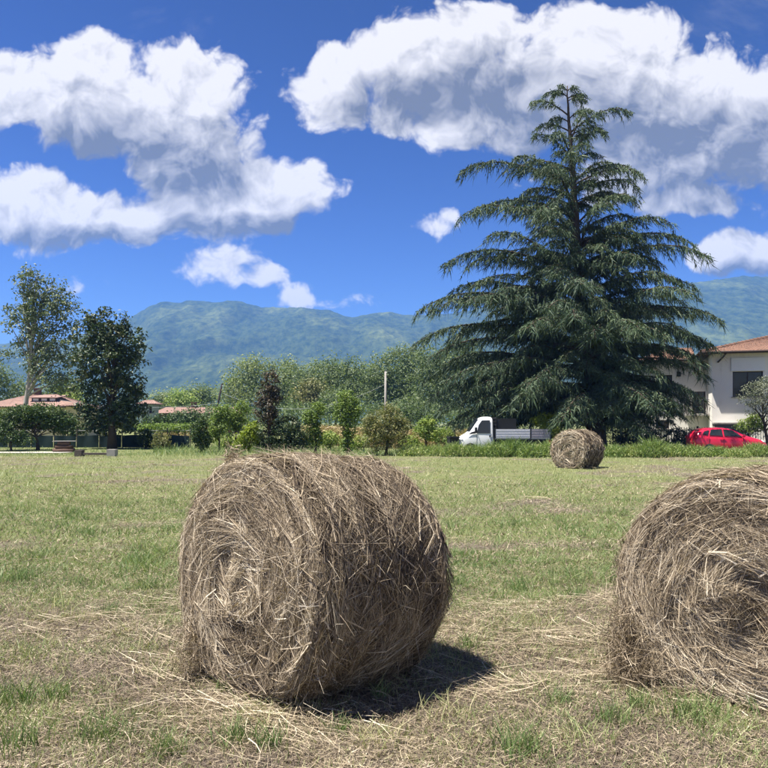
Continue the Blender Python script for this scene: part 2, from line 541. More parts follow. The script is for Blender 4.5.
# ------------------------------------------------------------------ ground
def dryness(x, y):
    """1 = bare dry straw, 0 = green regrowth"""
    x = np.asarray(x, float); y = np.asarray(y, float)
    n = fbm(x * 0.33 + 3, y * 0.55, octv=4, seed=21)
    n2 = fbm(x * 1.3, y * 1.7, octv=3, seed=33)
    edge = 6.6 + 0.5 * np.sin(x * 0.9 + 0.4) + 5.0 * (n - 0.5) + 4.0 * (fbm(x * 0.9 + 11, y * 0.5, octv=3, seed=23) - 0.5)
    near = 1 - sstep(y, edge - 2.6, edge + 2.4)
    band = 0.34 * np.exp(-((y - 9.3 - 0.05 * x) / 0.9) ** 2) + 0.34 * np.exp(-((y - 13.6 + 0.08 * x) / 1.3) ** 2) + 0.35 * np.exp(-((y - 19 + 0.1 * x) / 1.6) ** 2)
    far = 0.30 * sstep(y, 16, 24)
    d = np.maximum(near * 0.68, np.maximum(band, far)) + 1.15 * (n - 0.5) + 0.85 * (n2 - 0.5)
    d = np.where(y > 33, d * (1 - sstep(y, 31, 35)) + 0.1, d)
    return np.clip(d, 0, 1)


def build_ground():
    near = np.concatenate([np.arange(-32, 32.01, 0.32)])
    xs = np.concatenate([[-4600, -2500, -1200, -600, -300, -160, -90, -60, -42], near, [42, 60, 90, 160, 300, 600, 1200, 2500, 4600]])
    ys = np.concatenate([[-300, -120, -50, -20, -8, -3], np.arange(0, 14, 0.17), np.arange(14, 46, 0.32), [50, 56, 64, 75, 90, 120, 160, 220, 320, 500, 800, 1200, 1900, 3000, 4600]])
    X, Y = np.meshgrid(xs, ys)
    Z = ground_z(X, Y)
    V = np.stack([X, Y, Z], -1).reshape(-1, 3)
    nx, ny = len(xs), len(ys)
    i = np.arange(ny - 1)[:, None] * nx; j = np.arange(nx - 1)[None]
    F = np.stack([i + j, i + j + 1, i + nx + j + 1, i + nx + j], -1).reshape(-1, 4)
    m, N = newmat('field_ground')
    at = N.n('ShaderNodeAttribute', attribute_name='dry').outputs['Fac']
    tc = N.n('ShaderNodeTexCoord').outputs['Object']
    n1 = N.noise(tc, 2.2, 8, 0.65); n2 = N.noise(tc, 38, 5, 0.7); n3 = N.noise(tc, 130, 3, 0.6)
    green = N.mixc(n1, (0.10, 0.125, 0.048), (0.25, 0.26, 0.115))
    dry = N.mixc(N.smooth(N.m('ADD', N.m('MULTIPLY', n2, 0.6), N.m('MULTIPLY', n3, 0.4)), 0.40, 0.62), (0.075, 0.061, 0.052), (0.30, 0.252, 0.19))
    f = N.smooth(N.m('ADD', at, N.m('MULTIPLY', N.m('SUBTRACT', n2, 0.5), 0.8)), 0.2, 0.65)
    c = N.mixc(f, green, dry)
    c = N.mixc(N.m('MULTIPLY', N.smooth(n3, 0.45, 0.7), 0.30), c, (0.065, 0.052, 0.042))
    bp = N.n('ShaderNodeBump'); bp.inputs['Strength'].default_value = 0.8; bp.inputs['Distance'].default_value = 0.03
    N.put(bp.inputs['Height'], N.m('ADD', n2, N.m('MULTIPLY', n3, 0.5)))
    finish(N, principled(N, c, 0.95, 0.1, normal=bp.outputs[0]))
    o = mk('ground', V, F, m, smooth=True, attrs={'dry': dryness(X, Y).ravel()})
    tag(o, kind='structure')


build_ground()


def strip(name, pts, width, z, mat):
    pts = np.asarray(pts, float)
    t = unit(np.gradient(pts, axis=0)); s = np.stack([-t[:, 1], t[:, 0]], 1)
    k = 5
    off = np.linspace(-width / 2, width / 2, k)
    XY = pts[:, None] + s[:, None] * off[None, :, None]
    Z = ground_z(XY[..., 0], XY[..., 1]) + z
    V = np.concatenate([XY, Z[..., None]], -1).reshape(-1, 3)
    i = np.arange(len(pts) - 1)[:, None] * k; j = np.arange(k - 1)[None]
    F = np.stack([i + j, i + j + 1, i + k + j + 1, i + k + j], -1).reshape(-1, 4)
    return tag(mk(name, V, F, mat, smooth=True), kind='structure')


strip('road', [(x, 42.5) for x in np.linspace(6, 60, 80)], 4.6, 0.012, M_asphalt)
strip('path', [(x, 37.6 + 0.25 * sin(x * 0.3)) for x in np.linspace(-46, -15.5, 60)], 2.0, 0.02, M_gravel)


# ------------------------------------------------------------------ hills
def build_hills():
    sky_px = np.array([-900, -600, -300, -100, 0, 60, 105, 135, 150, 165, 190, 220, 240, 262, 285, 305, 330, 352, 368, 384, 402, 425, 470, 520, 580, 640, 690, 715, 742, 768, 830, 950, 1100, 1400, 1800], float)
    sky_py = np.array([330, 318, 345, 352, 350, 346, 336, 322, 314, 310, 307, 308, 311, 316, 315, 316, 319, 323, 321, 320, 323, 324, 318, 312, 306, 300, 294, 290, 287, 289, 296, 310, 300, 318, 330], float)
    U = (sky_px - 384) / FPX; H = (HZ - sky_py) / FPX
    us = np.concatenate([np.linspace(-1.6, -0.62, 60)[:-1], np.linspace(-0.62, 0.62, 400), np.linspace(0.62, 1.7, 60)[1:]])
    ds = np.concatenate([np.linspace(1150, 2700, 115), np.linspace(2720, 4300, 40)])
    Ug, D = np.meshgrid(us, ds)
    ridge = np.interp(Ug, U, H)
    X = Ug * D; Yd = D
    # spurs and gullies that run down from the ridge towards the plain
    warp = (fbm(X / 420, Yd / 420, octv=3, seed=41) - 0.5) * 420
    spur = fbm((X + warp) / 300, Yd / 900, octv=4, seed=51)
    rid = 1 - np.abs(2 * spur - 1)
    t = np.clip((D - 1150) / (2700 - 1150), 0, 1)
    prof = t ** 1.15
    shape = prof * (0.42 + 0.95 * rid) * (1 - t ** 3) + t ** 3
    shape = np.minimum(shape, 1.0 * np.maximum(prof * 1.15, 0) + 0.0)
    Z = ridge * 2700 * shape
    Z = np.where(D > 2700, ridge * 2700 * (1 - 0.65 * ((D - 2700) / 1600)), Z)
    # canopy relief: crowns of the forest
    Z = Z + (5 * (vnoise(X / 12, Yd / 40, seed=61) - 0.5) + 7 * (fbm(X / 70, Yd / 190, octv=3, seed=62) - 0.5)) * sstep(t, 0.02, 0.15)
    r2 = 1 - np.abs(2 * fbm((X + 0.5 * warp) / 150, Yd / 520, octv=3, seed=71) - 1)
    Z = Z + 62 * (r2 - 0.6) * sstep(t, 0.05, 0.3) * (1 - sstep(t, 0.72, 0.97))
    Z -= 2
    V = np.stack([X, Yd, Z], -1).reshape(-1, 3)
    nx, ny = len(us), len(ds)
    i = np.arange(ny - 1)[:, None] * nx; j = np.arange(nx - 1)[None]
    F = np.stack([i + j, i + j + 1, i + nx + j + 1, i + nx + j], -1).reshape(-1, 4)
    m, N = newmat('forest_hillside')
    tc = N.n('ShaderNodeTexCoord').outputs['Object']
    tc = N.v('MULTIPLY', tc, (1.0, 0.27, 1.0))
    a = N.noise(tc, 0.060, 6, 0.75); b = N.noise(tc, 0.0060, 5, 0.6)
    c = N.mixc(N.smooth(a, 0.30, 0.72), (0.012, 0.026, 0.010), (0.07, 0.095, 0.03))
    c = N.mixc(N.smooth(b, 0.48, 0.70), c, N.mixc(N.smooth(a, 0.3, 0.7), (0.032, 0.05, 0.018), (0.14, 0.165, 0.05)))  # broad pale and dark patches put cloud shadow and sunlit slopes into the colour
    bp = N.n('ShaderNodeBump'); bp.inputs['Strength'].default_value = 1.0; bp.inputs['Distance'].default_value = 3
    N.put(bp.inputs['Height'], a)
    finish(N, principled(N, c, 0.95, 0.05, normal=bp.outputs[0]))
    tag(mk('hills', V, F, m, smooth=True), kind='structure')


build_hills()


# ------------------------------------------------------------------ trees and shrubs
def crown_points(lobes, n, rng, clump, per, shell=0.55):
    """leaf centres gathered in clumps inside a set of ellipsoids (centre, radii)"""
    vol = np.array([r[0] * r[1] * r[2] for _, r in lobes]) ** 0.75
    vol /= vol.sum()
    K = max(4, n // per)
    which = rng.choice(len(lobes), K, p=vol)
    d = unit(rng.normal(size=(K, 3)))
    rad = rng.random(K) ** 0.45
    rad = np.where(rng.random(K) < shell, 0.75 + 0.3 * rng.random(K), rad)
    cen = np.array([lobes[i][0] for i in which]); rr = np.array([lobes[i][1] for i in which])
    C = cen + d * rr * rad[:, None]
    size = clump * (0.6 + 0.8 * rng.random(K))
    own = np.repeat(np.arange(K), per)
    e = unit(rng.normal(size=(K * per, 3))) * (rng.random(K * per) ** 0.5)[:, None]
    pts = C[own] + e * size[own][:, None] * np.array([1, 1, 0.7])
    return pts, e, C, own


def broadleaf(name, label, cat, Y, base, lobes, mat, n, leaf, trunk_r=0.12, trunk_top=None, clump=0.4, per=26, seed=1, group=None,
              bark=None, up=0.4, hang=0.0, limbs=14, aspect=0.5, shell=0.55, depth=1.0, crownname='crown', tshift=0.0, base_y=None):
    """base = photo column of the stem; lobes = (px, py, rpx, rpy) ellipses of the crown, carried to depth Y"""
    rng = np.random.default_rng(seed)
    s = Y / FPX
    X0 = (base - 384) * s
    z0 = gz(X0, Y) - 0.05
    root = thing(name, label, cat, (X0, Y, z0), 0, group)
    o3 = np.array([X0, Y, z0])
    L = []
    for (px, py, rx, ry) in lobes:
        c = P(px, py, Y) - o3
        c[1] += rng.uniform(-0.4, 0.4) * rx * s * depth
        L.append((c, np.array([rx * s, max(rx, 0.55 * ry) * s * depth * 0.9, ry * s])))
    pts, e, C, own = crown_points(L, n, rng, clump, per, shell)
    keep = pts[:, 2] > 0.03
    pts, e, own = pts[keep], e[keep], own[keep]
    cl = rng.random(len(C))
    t = 0.08 + 0.62 * cl[own] + 0.35 * rng.random(len(pts)) + tshift
    lv, lf = leaf_cards(pts, leaf * (0.6 + 0.8 * rng.random(len(pts))), leaf * aspect * (0.7 + 0.6 * rng.random(len(pts))), rng, up, e, 0.75, hang)
    # trunk and limbs
    G = Geo()
    top = P(trunk_top[0], trunk_top[1], Y) - o3 if trunk_top else L[int(np.argmax([l[0][2] for l in L]))][0]
    k = 9
    tt = np.linspace(0, 1, k)[:, None]
    wob = np.cumsum(rng.normal(size=(k, 3)) * np.array([1, 1, 0]) * trunk_r * 0.35, 0) * (1 - tt) * tt * 4
    path = top * tt + wob
    G.add(*tube(path, trunk_r * (1.25 - 0.25 * np.minimum(tt[:, 0] * 6, 1)) * (1 - 0.85 * tt[:, 0]), 9))
    sel = rng.choice(len(C), min(limbs, len(C)), replace=False)
    for q in sel:
        a = min(0.9, max(0.18, (C[q][2] / max(top[2], 0.1)) * rng.uniform(0.45, 0.8)))
        st = np.array([np.interp(a, tt[:, 0], path[:, i]) for i in range(3)])
        en = C[q]
        mid = (st + en) / 2 + np.array([0, 0, 0.12 * np.linalg.norm(en - st)]) + rng.normal(size=3) * 0.05 * np.linalg.norm(en - st)
        w = np.linspace(0, 1, 6)[:, None]
        cv = (1 - w) ** 2 * st + 2 * w * (1 - w) * mid + w * w * en
        r0 = trunk_r * (1 - 0.85 * a) * 0.55
        G.add(*tube(cv, np.linspace(r0, r0 * 0.2, 6), 6, False))
    G.build('trunk', bark or M_bark, root, True)
    mk(crownname, lv, lf, mat, root, False, np.repeat(np.clip(t, 0, 1), 4))
    return root


# tall sparse tree at the far left, with its pale leaning stem
broadleaf('tall_tree', 'tall airy tree with pale leaning trunk above the faded red roof', 'tree', 60, 22,
          [(30, 285, 15, 18), (55, 292, 16, 16), (18, 315, 18, 18), (45, 318, 22, 20), (66, 312, 16, 18), (28, 345, 18, 14),
           (58, 345, 24, 18), (52, 368, 22, 18), (60, 384, 16, 12), (36, 300, 16, 22), (4, 352, 12, 8)], M_euca, 8800, 0.25, 0.22, (37, 275), 0.55, 20, 11,
          bark=M_palebark, limbs=34, shell=0.4)
broadleaf('magnolia_tree', 'dark glossy broad tree with straight trunk beside the stone bench', 'tree', 43, 112,
          [(108, 330, 20, 20), (125, 345, 18, 22), (92, 340, 16, 24), (106, 365, 28, 26), (130, 375, 16, 28), (88, 385, 15, 26),
           (112, 398, 30, 24), (132, 410, 15, 20), (92, 415, 17, 18), (108, 420, 26, 16), (90, 318, 7, 9), (118, 322, 8, 10)], M_magn, 15000, 0.21, 0.24, (112, 325), 0.42, 26, 12,
          limbs=30)
broadleaf('spreading_tree', 'low spreading dark tree on a short stem before the faded red roof', 'tree', 41, 38,
          [(14, 420, 14, 11), (36, 418, 20, 11), (56, 421, 17, 10), (24, 412, 16, 7), (46, 411, 16, 7), (64, 427, 9, 7), (6, 428, 10, 9)], M_shrub, 9000, 0.15, 0.10, (38, 414), 0.3, 22, 13,
          limbs=24)
broadleaf('round_shrub', 'dark round shrub at the left picture edge before the netting', 'shrub', 40, 12,
          [(-8, 426, 16, 16), (8, 434, 14, 11), (22, 438, 10, 8), (2, 420, 10, 10)], M_shrub, 4200, 0.12, 0.06, (10, 432), 0.25, 22, 14)
# vegetation between the dark tree and the far woods
broadleaf('clipped_shrub', 'rounded green shrub just right of the dark glossy tree', 'shrub', 44, 146, [(145, 438, 9, 8), (151, 440, 7, 6)], M_shrub, 2200, 0.11, 0.05, (146, 436), 0.22, 20, 15)
broadleaf('clipped_shrub', 'loose light green shrub below the vine row', 'shrub', 42, 161, [(161, 440, 8, 9), (165, 444, 7, 5)], M_bushy, 1800, 0.11, 0.05, (161, 438), 0.22, 20, 16)
broadleaf('cone_shrub', 'dark upright shrub right of the vine row end', 'shrub', 38, 201, [(201, 440, 9, 10), (200, 430, 8, 10), (203, 422, 5, 7)], M_shrub, 3600, 0.11, 0.06, (201, 425), 0.22, 20, 17)
broadleaf('young_tree', 'slim young leafy tree beside the dark upright shrub', 'tree', 39, 219, [(218, 425, 8, 12), (222, 414, 7, 10), (214, 436, 6, 8)], M_bright, 2600, 0.13, 0.05, (219, 412), 0.24, 18, 18, tshift=-0.15)
broadleaf('young_tree', 'young green tree with bare double stem left of the lime shrub', 'tree', 40, 236, [(232, 415, 9, 10), (238, 422, 9, 9), (228, 428, 6, 8), (243, 408, 7, 8)], M_bright, 2600, 0.13, 0.05, (236, 410), 0.24, 18, 19, tshift=-0.1)
broadleaf('lime_shrub', 'yellow-green shrub at the foot of the purple-leaved tree', 'shrub', 38, 249, [(248, 438, 9, 10), (252, 430, 7, 8), (243, 444, 8, 5)], M_lime, 2600, 0.12, 0.05, (249, 432), 0.22, 20, 20, tshift=-0.25)
broadleaf('purple_tree', 'narrow purple-brown leaved tree standing over dark shrubs', 'tree', 38, 271,
          [(270, 380, 7, 11), (268, 395, 10, 12), (274, 400, 9, 14), (266, 412, 11, 12), (272, 424, 10, 12), (262, 405, 6, 9)], M_purple, 4200, 0.13, 0.10, (270, 374), 0.22, 18, 21, limbs=24)
broadleaf('dark_shrub', 'dark green shrub right of the purple-leaved tree', 'shrub', 38, 289, [(288, 428, 14, 14), (296, 438, 12, 12), (282, 440, 12, 12)], M_magn, 5200, 0.12, 0.07, (289, 422), 0.25, 22, 22)
broadleaf('dark_shrub', 'small dark shrub tucked left under the purple-leaved tree', 'shrub', 39, 262, [(262, 440, 9, 9), (268, 444, 9, 7)], M_magn, 2200, 0.12, 0.05, (262, 436), 0.25, 22, 23)
broadleaf('ivy_tree', 'thin leaning young tree wrapped in leaves near the purple-leaved tree', 'tree', 38, 315,
          [(316, 412, 7, 9), (313, 424, 7, 10), (316, 438, 6, 11), (308, 418, 5, 7), (321, 405, 5, 6)], M_bright, 3200, 0.12, 0.07, (318, 404), 0.2, 18, 24, tshift=-0.22)
broadleaf('ivy_tree', 'taller bright topped young tree left of the big olive-brown bush', 'tree', 37, 348,
          [(347, 402, 10, 11), (352, 412, 9, 10), (342, 412, 8, 10), (348, 426, 8, 12), (347, 442, 6, 10)], M_bright, 4600, 0.12, 0.08, (347, 398), 0.22, 18, 25, tshift=-0.18)
broadleaf('tawny_bush', 'large tawny olive bush in front of the grey utility pole', 'bush', 34.5, 386,
          [(385, 425, 18, 17), (375, 436, 14, 16), (396, 434, 13, 15), (386, 412, 11, 8), (402, 424, 7, 10), (370, 420, 6, 9)], M_bushy, 8200, 0.13, 0.07, (386, 420), 0.26, 22, 26, aspect=0.3)
broadleaf('small_bush', 'small yellow-topped bush left of the cedar skirt', 'bush', 40, 426, [(424, 430, 10, 9), (428, 422, 7, 6), (432, 434, 7, 7)], M_bright, 2800, 0.12, 0.05, (426, 426), 0.22, 20, 27)
broadleaf('lime_shrub', 'bright yellow-green shrub behind the truck bed', 'shrub', 44.0, 546, [(540, 421, 8, 6), (549, 420, 9, 8), (557, 425, 6, 6), (548, 432, 12, 8)], M_lime, 3200, 0.14, 0.05, (546, 424), 0.24, 20, 28)
broadleaf('flowering_shrub', 'shrub with pale blossom at the house fence behind the red car', 'shrub', 47.5, 750, [(748, 426, 12, 8), (756, 421, 9, 7), (741, 431, 8, 6)], M_bright, 2600, 0.14, 0.05, (750, 424), 0.26, 20, 29, tshift=0.0)
broadleaf('olive_tree', 'silvery olive tree with crooked stem in front of the cream house', 'tree', 46.5, 771,
          [(752, 396, 12, 12), (766, 392, 16, 13), (784, 398, 14, 14), (758, 408, 11, 9), (772, 384, 10, 7)], M_olive, 4200, 0.15, 0.13, (762, 402), 0.3, 20, 30, limbs=22, aspect=0.28)

for q, (lab, Y, px, lobes, mt, n) in enumerate((
        ('low bright green bush between the two ivy wrapped trees', 43, 331, [(331, 438, 10, 7), (326, 443, 8, 5)], M_bright, 1700),
        ('low bright bush left of the tawny bush', 43, 364, [(363, 440, 8, 7), (358, 444, 8, 5)], M_bright, 1500),
        ('low green bush right of the dark shrub', 43, 305, [(304, 440, 9, 8), (310, 444, 7, 5)], M_shrub, 1500),
        ('low bright bush behind the small yellow-topped bush', 45, 446, [(444, 436, 10, 8), (452, 440, 7, 6)], M_bright, 1700),
        ('low light green bush between the young trees', 43, 227, [(226, 441, 10, 6), (232, 444, 8, 5)], M_bright, 1500),
        ('small bright bush at the right foot of the tawny bush', 42, 410, [(409, 442, 9, 7), (416, 446, 7, 5)], M_bright, 1500),
        ('leafy bush before the yellow house left of the dark glossy tree', 46, 74, [(72, 428, 9, 10), (80, 434, 8, 8)], M_shrub, 2200),
        ('broad bush hiding the wall of the red roofed house', 60, 34, [(16, 416, 20, 9), (44, 416, 20, 9), (62, 419, 12, 8)], M_wood, 4200),
        ('green bush before the low red building', 70, 166, [(160, 421, 10, 7), (172, 420, 9, 6), (150, 423, 9, 7)], M_shrub, 2600))):
    broadleaf('green_bush', lab, 'bush', Y, px, lobes, mt, n, 0.0027 * Y, 0.05, None, 0.0055 * Y, 20, 500 + q, 'low green bushes behind the field')

# woodland behind, tree by tree
WOODS = [  # label, depth, base px, lobes, material, leaves
    ('broad pale willow-like tree at the left end of the wood', 118, 247, [(240, 380, 18, 18), (256, 372, 18, 14), (248, 395, 24, 16), (232, 392, 10, 14)], M_willow, 5600),
    ('pale rounded tree rising behind the purple-leaved tree', 122, 286, [(284, 372, 14, 14), (296, 382, 14, 16), (288, 398, 20, 14)], M_willow, 4600),
    ('grey-green tree in the wood above the dark shrub', 112, 305, [(306, 385, 12, 14), (304, 400, 16, 12), (313, 376, 9, 10)], M_wood, 3800),
    ('tan tinged low tree in the wood left of the ivy tree', 104, 313, [(312, 392, 11, 10), (316, 404, 12, 10)], M_bushy, 2800),
    ('rounded wood tree above the thin leaning young tree', 120, 330, [(328, 368, 14, 10), (334, 380, 15, 14), (324, 390, 14, 12)], M_wood, 4400),
    ('dense wood tree behind the bright topped young tree', 112, 356, [(352, 372, 14, 12), (360, 384, 15, 14), (350, 396, 16, 12)], M_wood, 4400),
    ('tall dense wood tree behind the grey utility pole', 106, 384, [(384, 368, 16, 14), (376, 382, 14, 16), (392, 386, 16, 18), (384, 402, 20, 14)], M_wood, 6000),
    ('tallest grey-green wood tree just right of the utility pole', 110, 408, [(404, 360, 15, 12), (414, 370, 14, 14), (402, 382, 16, 16), (412, 396, 18, 16)], M_wood, 5600),
    ('wood tree filling the gap left of the cedar', 102, 434, [(430, 358, 16, 14), (440, 372, 18, 18), (428, 386, 18, 18), (440, 402, 20, 16)], M_wood, 6200),
    ('wood tree half hidden by the left cedar boughs', 104, 464, [(460, 352, 18, 16), (470, 372, 20, 20), (458, 396, 20, 18)], M_wood, 5200),
    ('low dark wood tree between bush and cedar', 92, 412, [(410, 408, 14, 10), (422, 412, 12, 8)], M_wood, 2600),
    ('low tree at the foot of the wood behind the ivy trees', 95, 338, [(334, 406, 14, 10), (346, 408, 12, 9)], M_wood, 2800),
    ('hidden wood tree seen through the cedar middle', 110, 512, [(505, 372, 22, 20), (524, 384, 22, 20), (512, 402, 26, 14)], M_wood, 4200),
    ('hidden wood tree seen through the cedar right of its trunk', 112, 640, [(630, 380, 22, 18), (650, 390, 20, 18), (640, 404, 26, 12)], M_wood, 3800),
    ('grey-green tree behind the red roofs near the leaning pole', 135, 199, [(196, 396, 12, 8), (206, 398, 10, 7), (186, 400, 9, 6)], M_wood, 2600),
    ('yellow-green round tree behind the low red roof', 128, 183, [(182, 400, 8, 6), (186, 404, 9, 5)], M_bright, 1800),
    ('pale hazy tree between dark glossy tree and red roof', 150, 166, [(164, 402, 13, 8), (172, 404, 9, 6)], M_willow, 2200),
    ('dark shrub tree in front of the low red building', 84, 186, [(184, 420, 12, 6), (192, 416, 8, 7), (177, 423, 8, 5)], M_shrub, 2600),
    ('tree behind the faded red roof at the picture edge', 95, 5, [(2, 385, 16, 14), (14, 392, 14, 12), (-12, 380, 16, 18)], M_wood, 3800),
    ('dark tree behind the airy tree and the red roof', 92, 58, [(56, 396, 18, 12), (68, 390, 14, 14), (48, 404, 16, 10)], M_wood, 3800),
    ('light green tree left behind the dark glossy tree', 90, 74, [(72, 402, 10, 10), (78, 408, 10, 8)], M_bright, 2200),
]
for q, (lab, Y, bp_, lb, mt, n) in enumerate(WOODS):
    broadleaf('woodland_tree', lab, 'tree', Y, bp_, lb, mt, int(n * 1.2), 0.0034 * Y, 0.2, None, 0.017 * Y, 44, 100 + q, 'trees of the wood behind the field', limbs=8)


# ------------------------------------------------------------------ the cedar
def build_cedar():
    rng = np.random.default_rng(5)
    Y = 46.0
    s = Y / FPX
    ctrl = [(598, 447), (594, 410), (586, 350), (580, 300), (577, 250), (574, 200), (571, 150), (568, 110), (567, 86)]
    X0 = (598 - 384) * s
    z0 = gz(X0, Y) - 0.1
    o3 = np.array([X0, Y, z0])
    root = thing('cedar_tree', 'huge dark drooping cedar towering over the white truck', 'tree', o3)
    T = np.array([P(a, b, Y) - o3 for a, b in ctrl]); T[0, 2] = 0
    rad = np.array([0.62, 0.50, 0.40, 0.33, 0.27, 0.20, 0.13, 0.07, 0.03])
    zz = np.linspace(0, T[-1, 2], 40)
    TP = np.stack([np.interp(zz, T[:, 2], T[:, i]) for i in range(3)], 1)
    TP[:, :2] += rng.normal(size=(40, 2)) * 0.02
    G = Geo(); G.add(*tube(TP, np.interp(zz, T[:, 2], rad), 12))
    G.build('trunk', M_bark, root, True)

    def trunk_at(z):
        return np.array([np.interp(z, T[:, 2], T[:, i]) for i in range(3)])
    # widths of the crown by photo row: (row, left tip column, right tip column)
    prof = np.array([(84, 562, 574), (92, 545, 588), (102, 530, 602), (116, 536, 624), (130, 532, 606), (150, 480, 616), (160, 462, 640), (178, 490, 642), (200, 476, 630), (210, 461, 640),
                     (232, 474, 702), (248, 452, 700), (262, 444, 668), (280, 446, 686), (294, 420, 700), (312, 424, 710), (328, 414, 714), (345, 424, 704), (365, 440, 696), (385, 436, 694), (405, 434, 690), (425, 440, 676)], float)
    br = []
    # boughs read off the outline: tip column, tip row
    tips = [(560, 84, .5), (577, 86, .5), (554, 92, .5), (582, 97, .4), (546, 91, .35), (588, 93, .35), (530, 100, .55), (604, 128, .3), (625, 112, .5), (536, 124, .3), (462, 159, .32), (641, 160, .4), (643, 178, .3), (461, 208, .3), (478, 196, .25),
            (632, 198, .15), (703, 230, .28), (700, 250, .2), (444, 254, .25), (686, 282, .2), (420, 293, .22), (414, 328, .12), (711, 312, .2), (715, 336, .12), (432, 300, .3), (700, 350, .05),
            (692, 384, -.05), (440, 372, 0), (436, 402, -.1), (452, 416, -.15), (676, 404, -.1), (690, 398, -.06), (470, 280, .25), (655, 262, .2), (428, 346, .05), (427, 364, 0), (431, 384, -.05), (437, 398, -.1), (447, 412, -.12), (470, 420, -.15), (500, 424, -.18),
            (703, 366, 0), (694, 388, -.08), (682, 408, -.1), (664, 418, -.14), (640, 424, -.16), (540, 424, -.2)]
    for (px, py, rise) in tips:
        tip = P(px, py, Y) - o3
        L = abs(tip[0] - trunk_at(max(tip[2], 0.5))[0])
        zb = tip[2] - rise * L * 0.75
        zb = min(max(zb, 1.6), T[-1, 2] - 0.3)
        ti = tip.copy(); ti[1] = rng.uniform(-0.25, 0.25) * L
        br.append((trunk_at(zb), ti, rise * 0.4 + 0.24, L))
    n = 190
    for i in range(n):
        f = (i + rng.random()) / n
        row = 100 + (424 - 100) * f ** 0.62
        az = i * 2.39996 + rng.normal() * 0.25
        wl = np.interp(row, prof[:, 0], prof[:, 1]); wr = np.interp(row, prof[:, 0], prof[:, 2])
        zt = P(0, row, Y)[2] - z0
        c = trunk_at(zt)
        Lr = (wr - 384) * s - (X0 + c[0]); Ll = (X0 + c[0]) - (wl - 384) * s
        Lx = Lr if cos(az) > 0 else Ll
        Lm = 0.5 * (Lr + Ll)
        L = (abs(cos(az)) * Lx + (1 - abs(cos(az))) * Lm) * rng.uniform(0.38, 0.98)
        rise = np.interp(row, [90, 200, 320, 420], [0.60, 0.42, 0.22, -0.06]) + rng.normal() * 0.13
        tip = c + np.array([cos(az) * L, sin(az) * L, 0])
        zb = min(max(zt - rise * L * 0.8, 1.5), T[-1, 2] - 0.3)
        br.append((trunk_at(zb), tip, rise * 0.4 + 0.22, L))
    # boughs
    BG = Geo()
    fol_P, fol_W, fol_t = [], [], []
    cards_C, cards_t = [], []
    for (a, b, arch, L) in br:
        k = 14
        w = np.linspace(0, 1, k)[:, None]
        top = a + (b - a) * 0.55 + np.array([0, 0, arch * L * 0.55])
        side = np.cross(unit(b - a), [0, 0, 1.0]); side = unit(side)
        top = top + side * rng.normal() * 0.06 * L
        cv = (1 - w) ** 2 * a + 2 * w * (1 - w) * top + w * w * b
        droop = 0.07 * L + 0.15
        cv[:, 2] -= (w[:, 0] ** 5) * droop
        r0 = 0.028 + 0.011 * L
        BG.add(*tube(cv, np.linspace(r0, 0.012, k), 5, False))
        # side shoots
        m = int(6 + L * 4.2)
        bt = rng.random()
        for q in range(m):
            f = 0.18 + 0.82 * (q + rng.random()) / m
            st = np.array([np.interp(f, w[:, 0], cv[:, i]) for i in range(3)])
            tg = unit(np.array([np.interp(min(f + .05, 1), w[:, 0], cv[:, i]) - np.interp(max(f - .05, 0), w[:, 0], cv[:, i]) for i in range(3)]))
            sd = side * (1 if q % 2 else -1)
            dirn = unit(tg * rng.uniform(0.35, 1.0) + sd * rng.uniform(0.5, 1.0) + np.array([0, 0, rng.uniform(-0.1, 0.25)]))
            l2 = (0.35 + 0.17 * L * (1.12 - f)) * rng.uniform(0.5, 1.55)
            l2 = min(l2, 1.7)
            kk = 4
            v = np.linspace(0, 1, kk)[:, None]
            sh = st + dirn * l2 * v + np.array([0, 0, -1.0]) * (v ** 2) * l2 * rng.uniform(0.35, 0.75)
            if l2 > 0.6: BG.add(*tube(sh, np.linspace(0.016, 0.006, kk), 3, False))
            # hanging sprays along the shoot
            ns = int(8 + l2 * 21)
            ff = rng.random(ns)
            base = np.stack([np.interp(ff, v[:, 0], sh[:, i]) for i in range(3)], 1) + rng.normal(size=(ns, 3)) * 0.05
            hl = rng.uniform(0.12, 0.60, ns) * (0.6 + 0.5 * min(L / 5, 1.5))
            hv = np.stack([rng.normal(size=ns) * 0.34 + dirn[0] * 0.45, rng.normal(size=ns) * 0.34 + dirn[1] * 0.45, -np.ones(ns) * rng.uniform(0.30, 1.2, ns)], 1)
            hv = unit(hv)
            fol_P.append(np.stack([base, base + hv * hl[:, None]], 1)); fol_W.append(rng.uniform(0.03, 0.065, ns)); fol_t.append(np.clip(0.02 + 0.30 * bt + 0.5 * rng.random(ns), 0, 1))
            # tufts of needles on the upper side, tinted lighter as if sunlit
            nt = int(3 + l2 * 7)
            ff = rng.random(nt)
            cc = np.stack([np.interp(ff, v[:, 0], sh[:, i]) for i in range(3)], 1) + rng.normal(size=(nt, 3)) * np.array([0.06, 0.06, 0.03]) + [0, 0, 0.03]
            cards_C.append(cc); cards_t.append(np.clip(0.3 + 0.25 * bt + 0.45 * rng.random(nt), 0, 1))
    BG.build('branches', M_bark, root, True)
    Pp = np.concatenate(fol_P); W = np.concatenate(fol_W); tt = np.concatenate(fol_t)
    ok = Pp[:, :, 2].min(1) > 0.5
    Pp, W, tt = Pp[ok], W[ok], tt[ok]
    sd = unit(np.cross(Pp[:, 1] - Pp[:, 0], rng.normal(size=(len(Pp), 3)))) * (W * 0.5)[:, None]
    V1 = np.stack([Pp[:, 0] - sd, Pp[:, 0] + sd, Pp[:, 1]], 1).reshape(-1, 3); F1 = np.arange(len(V1)).reshape(-1, 3)
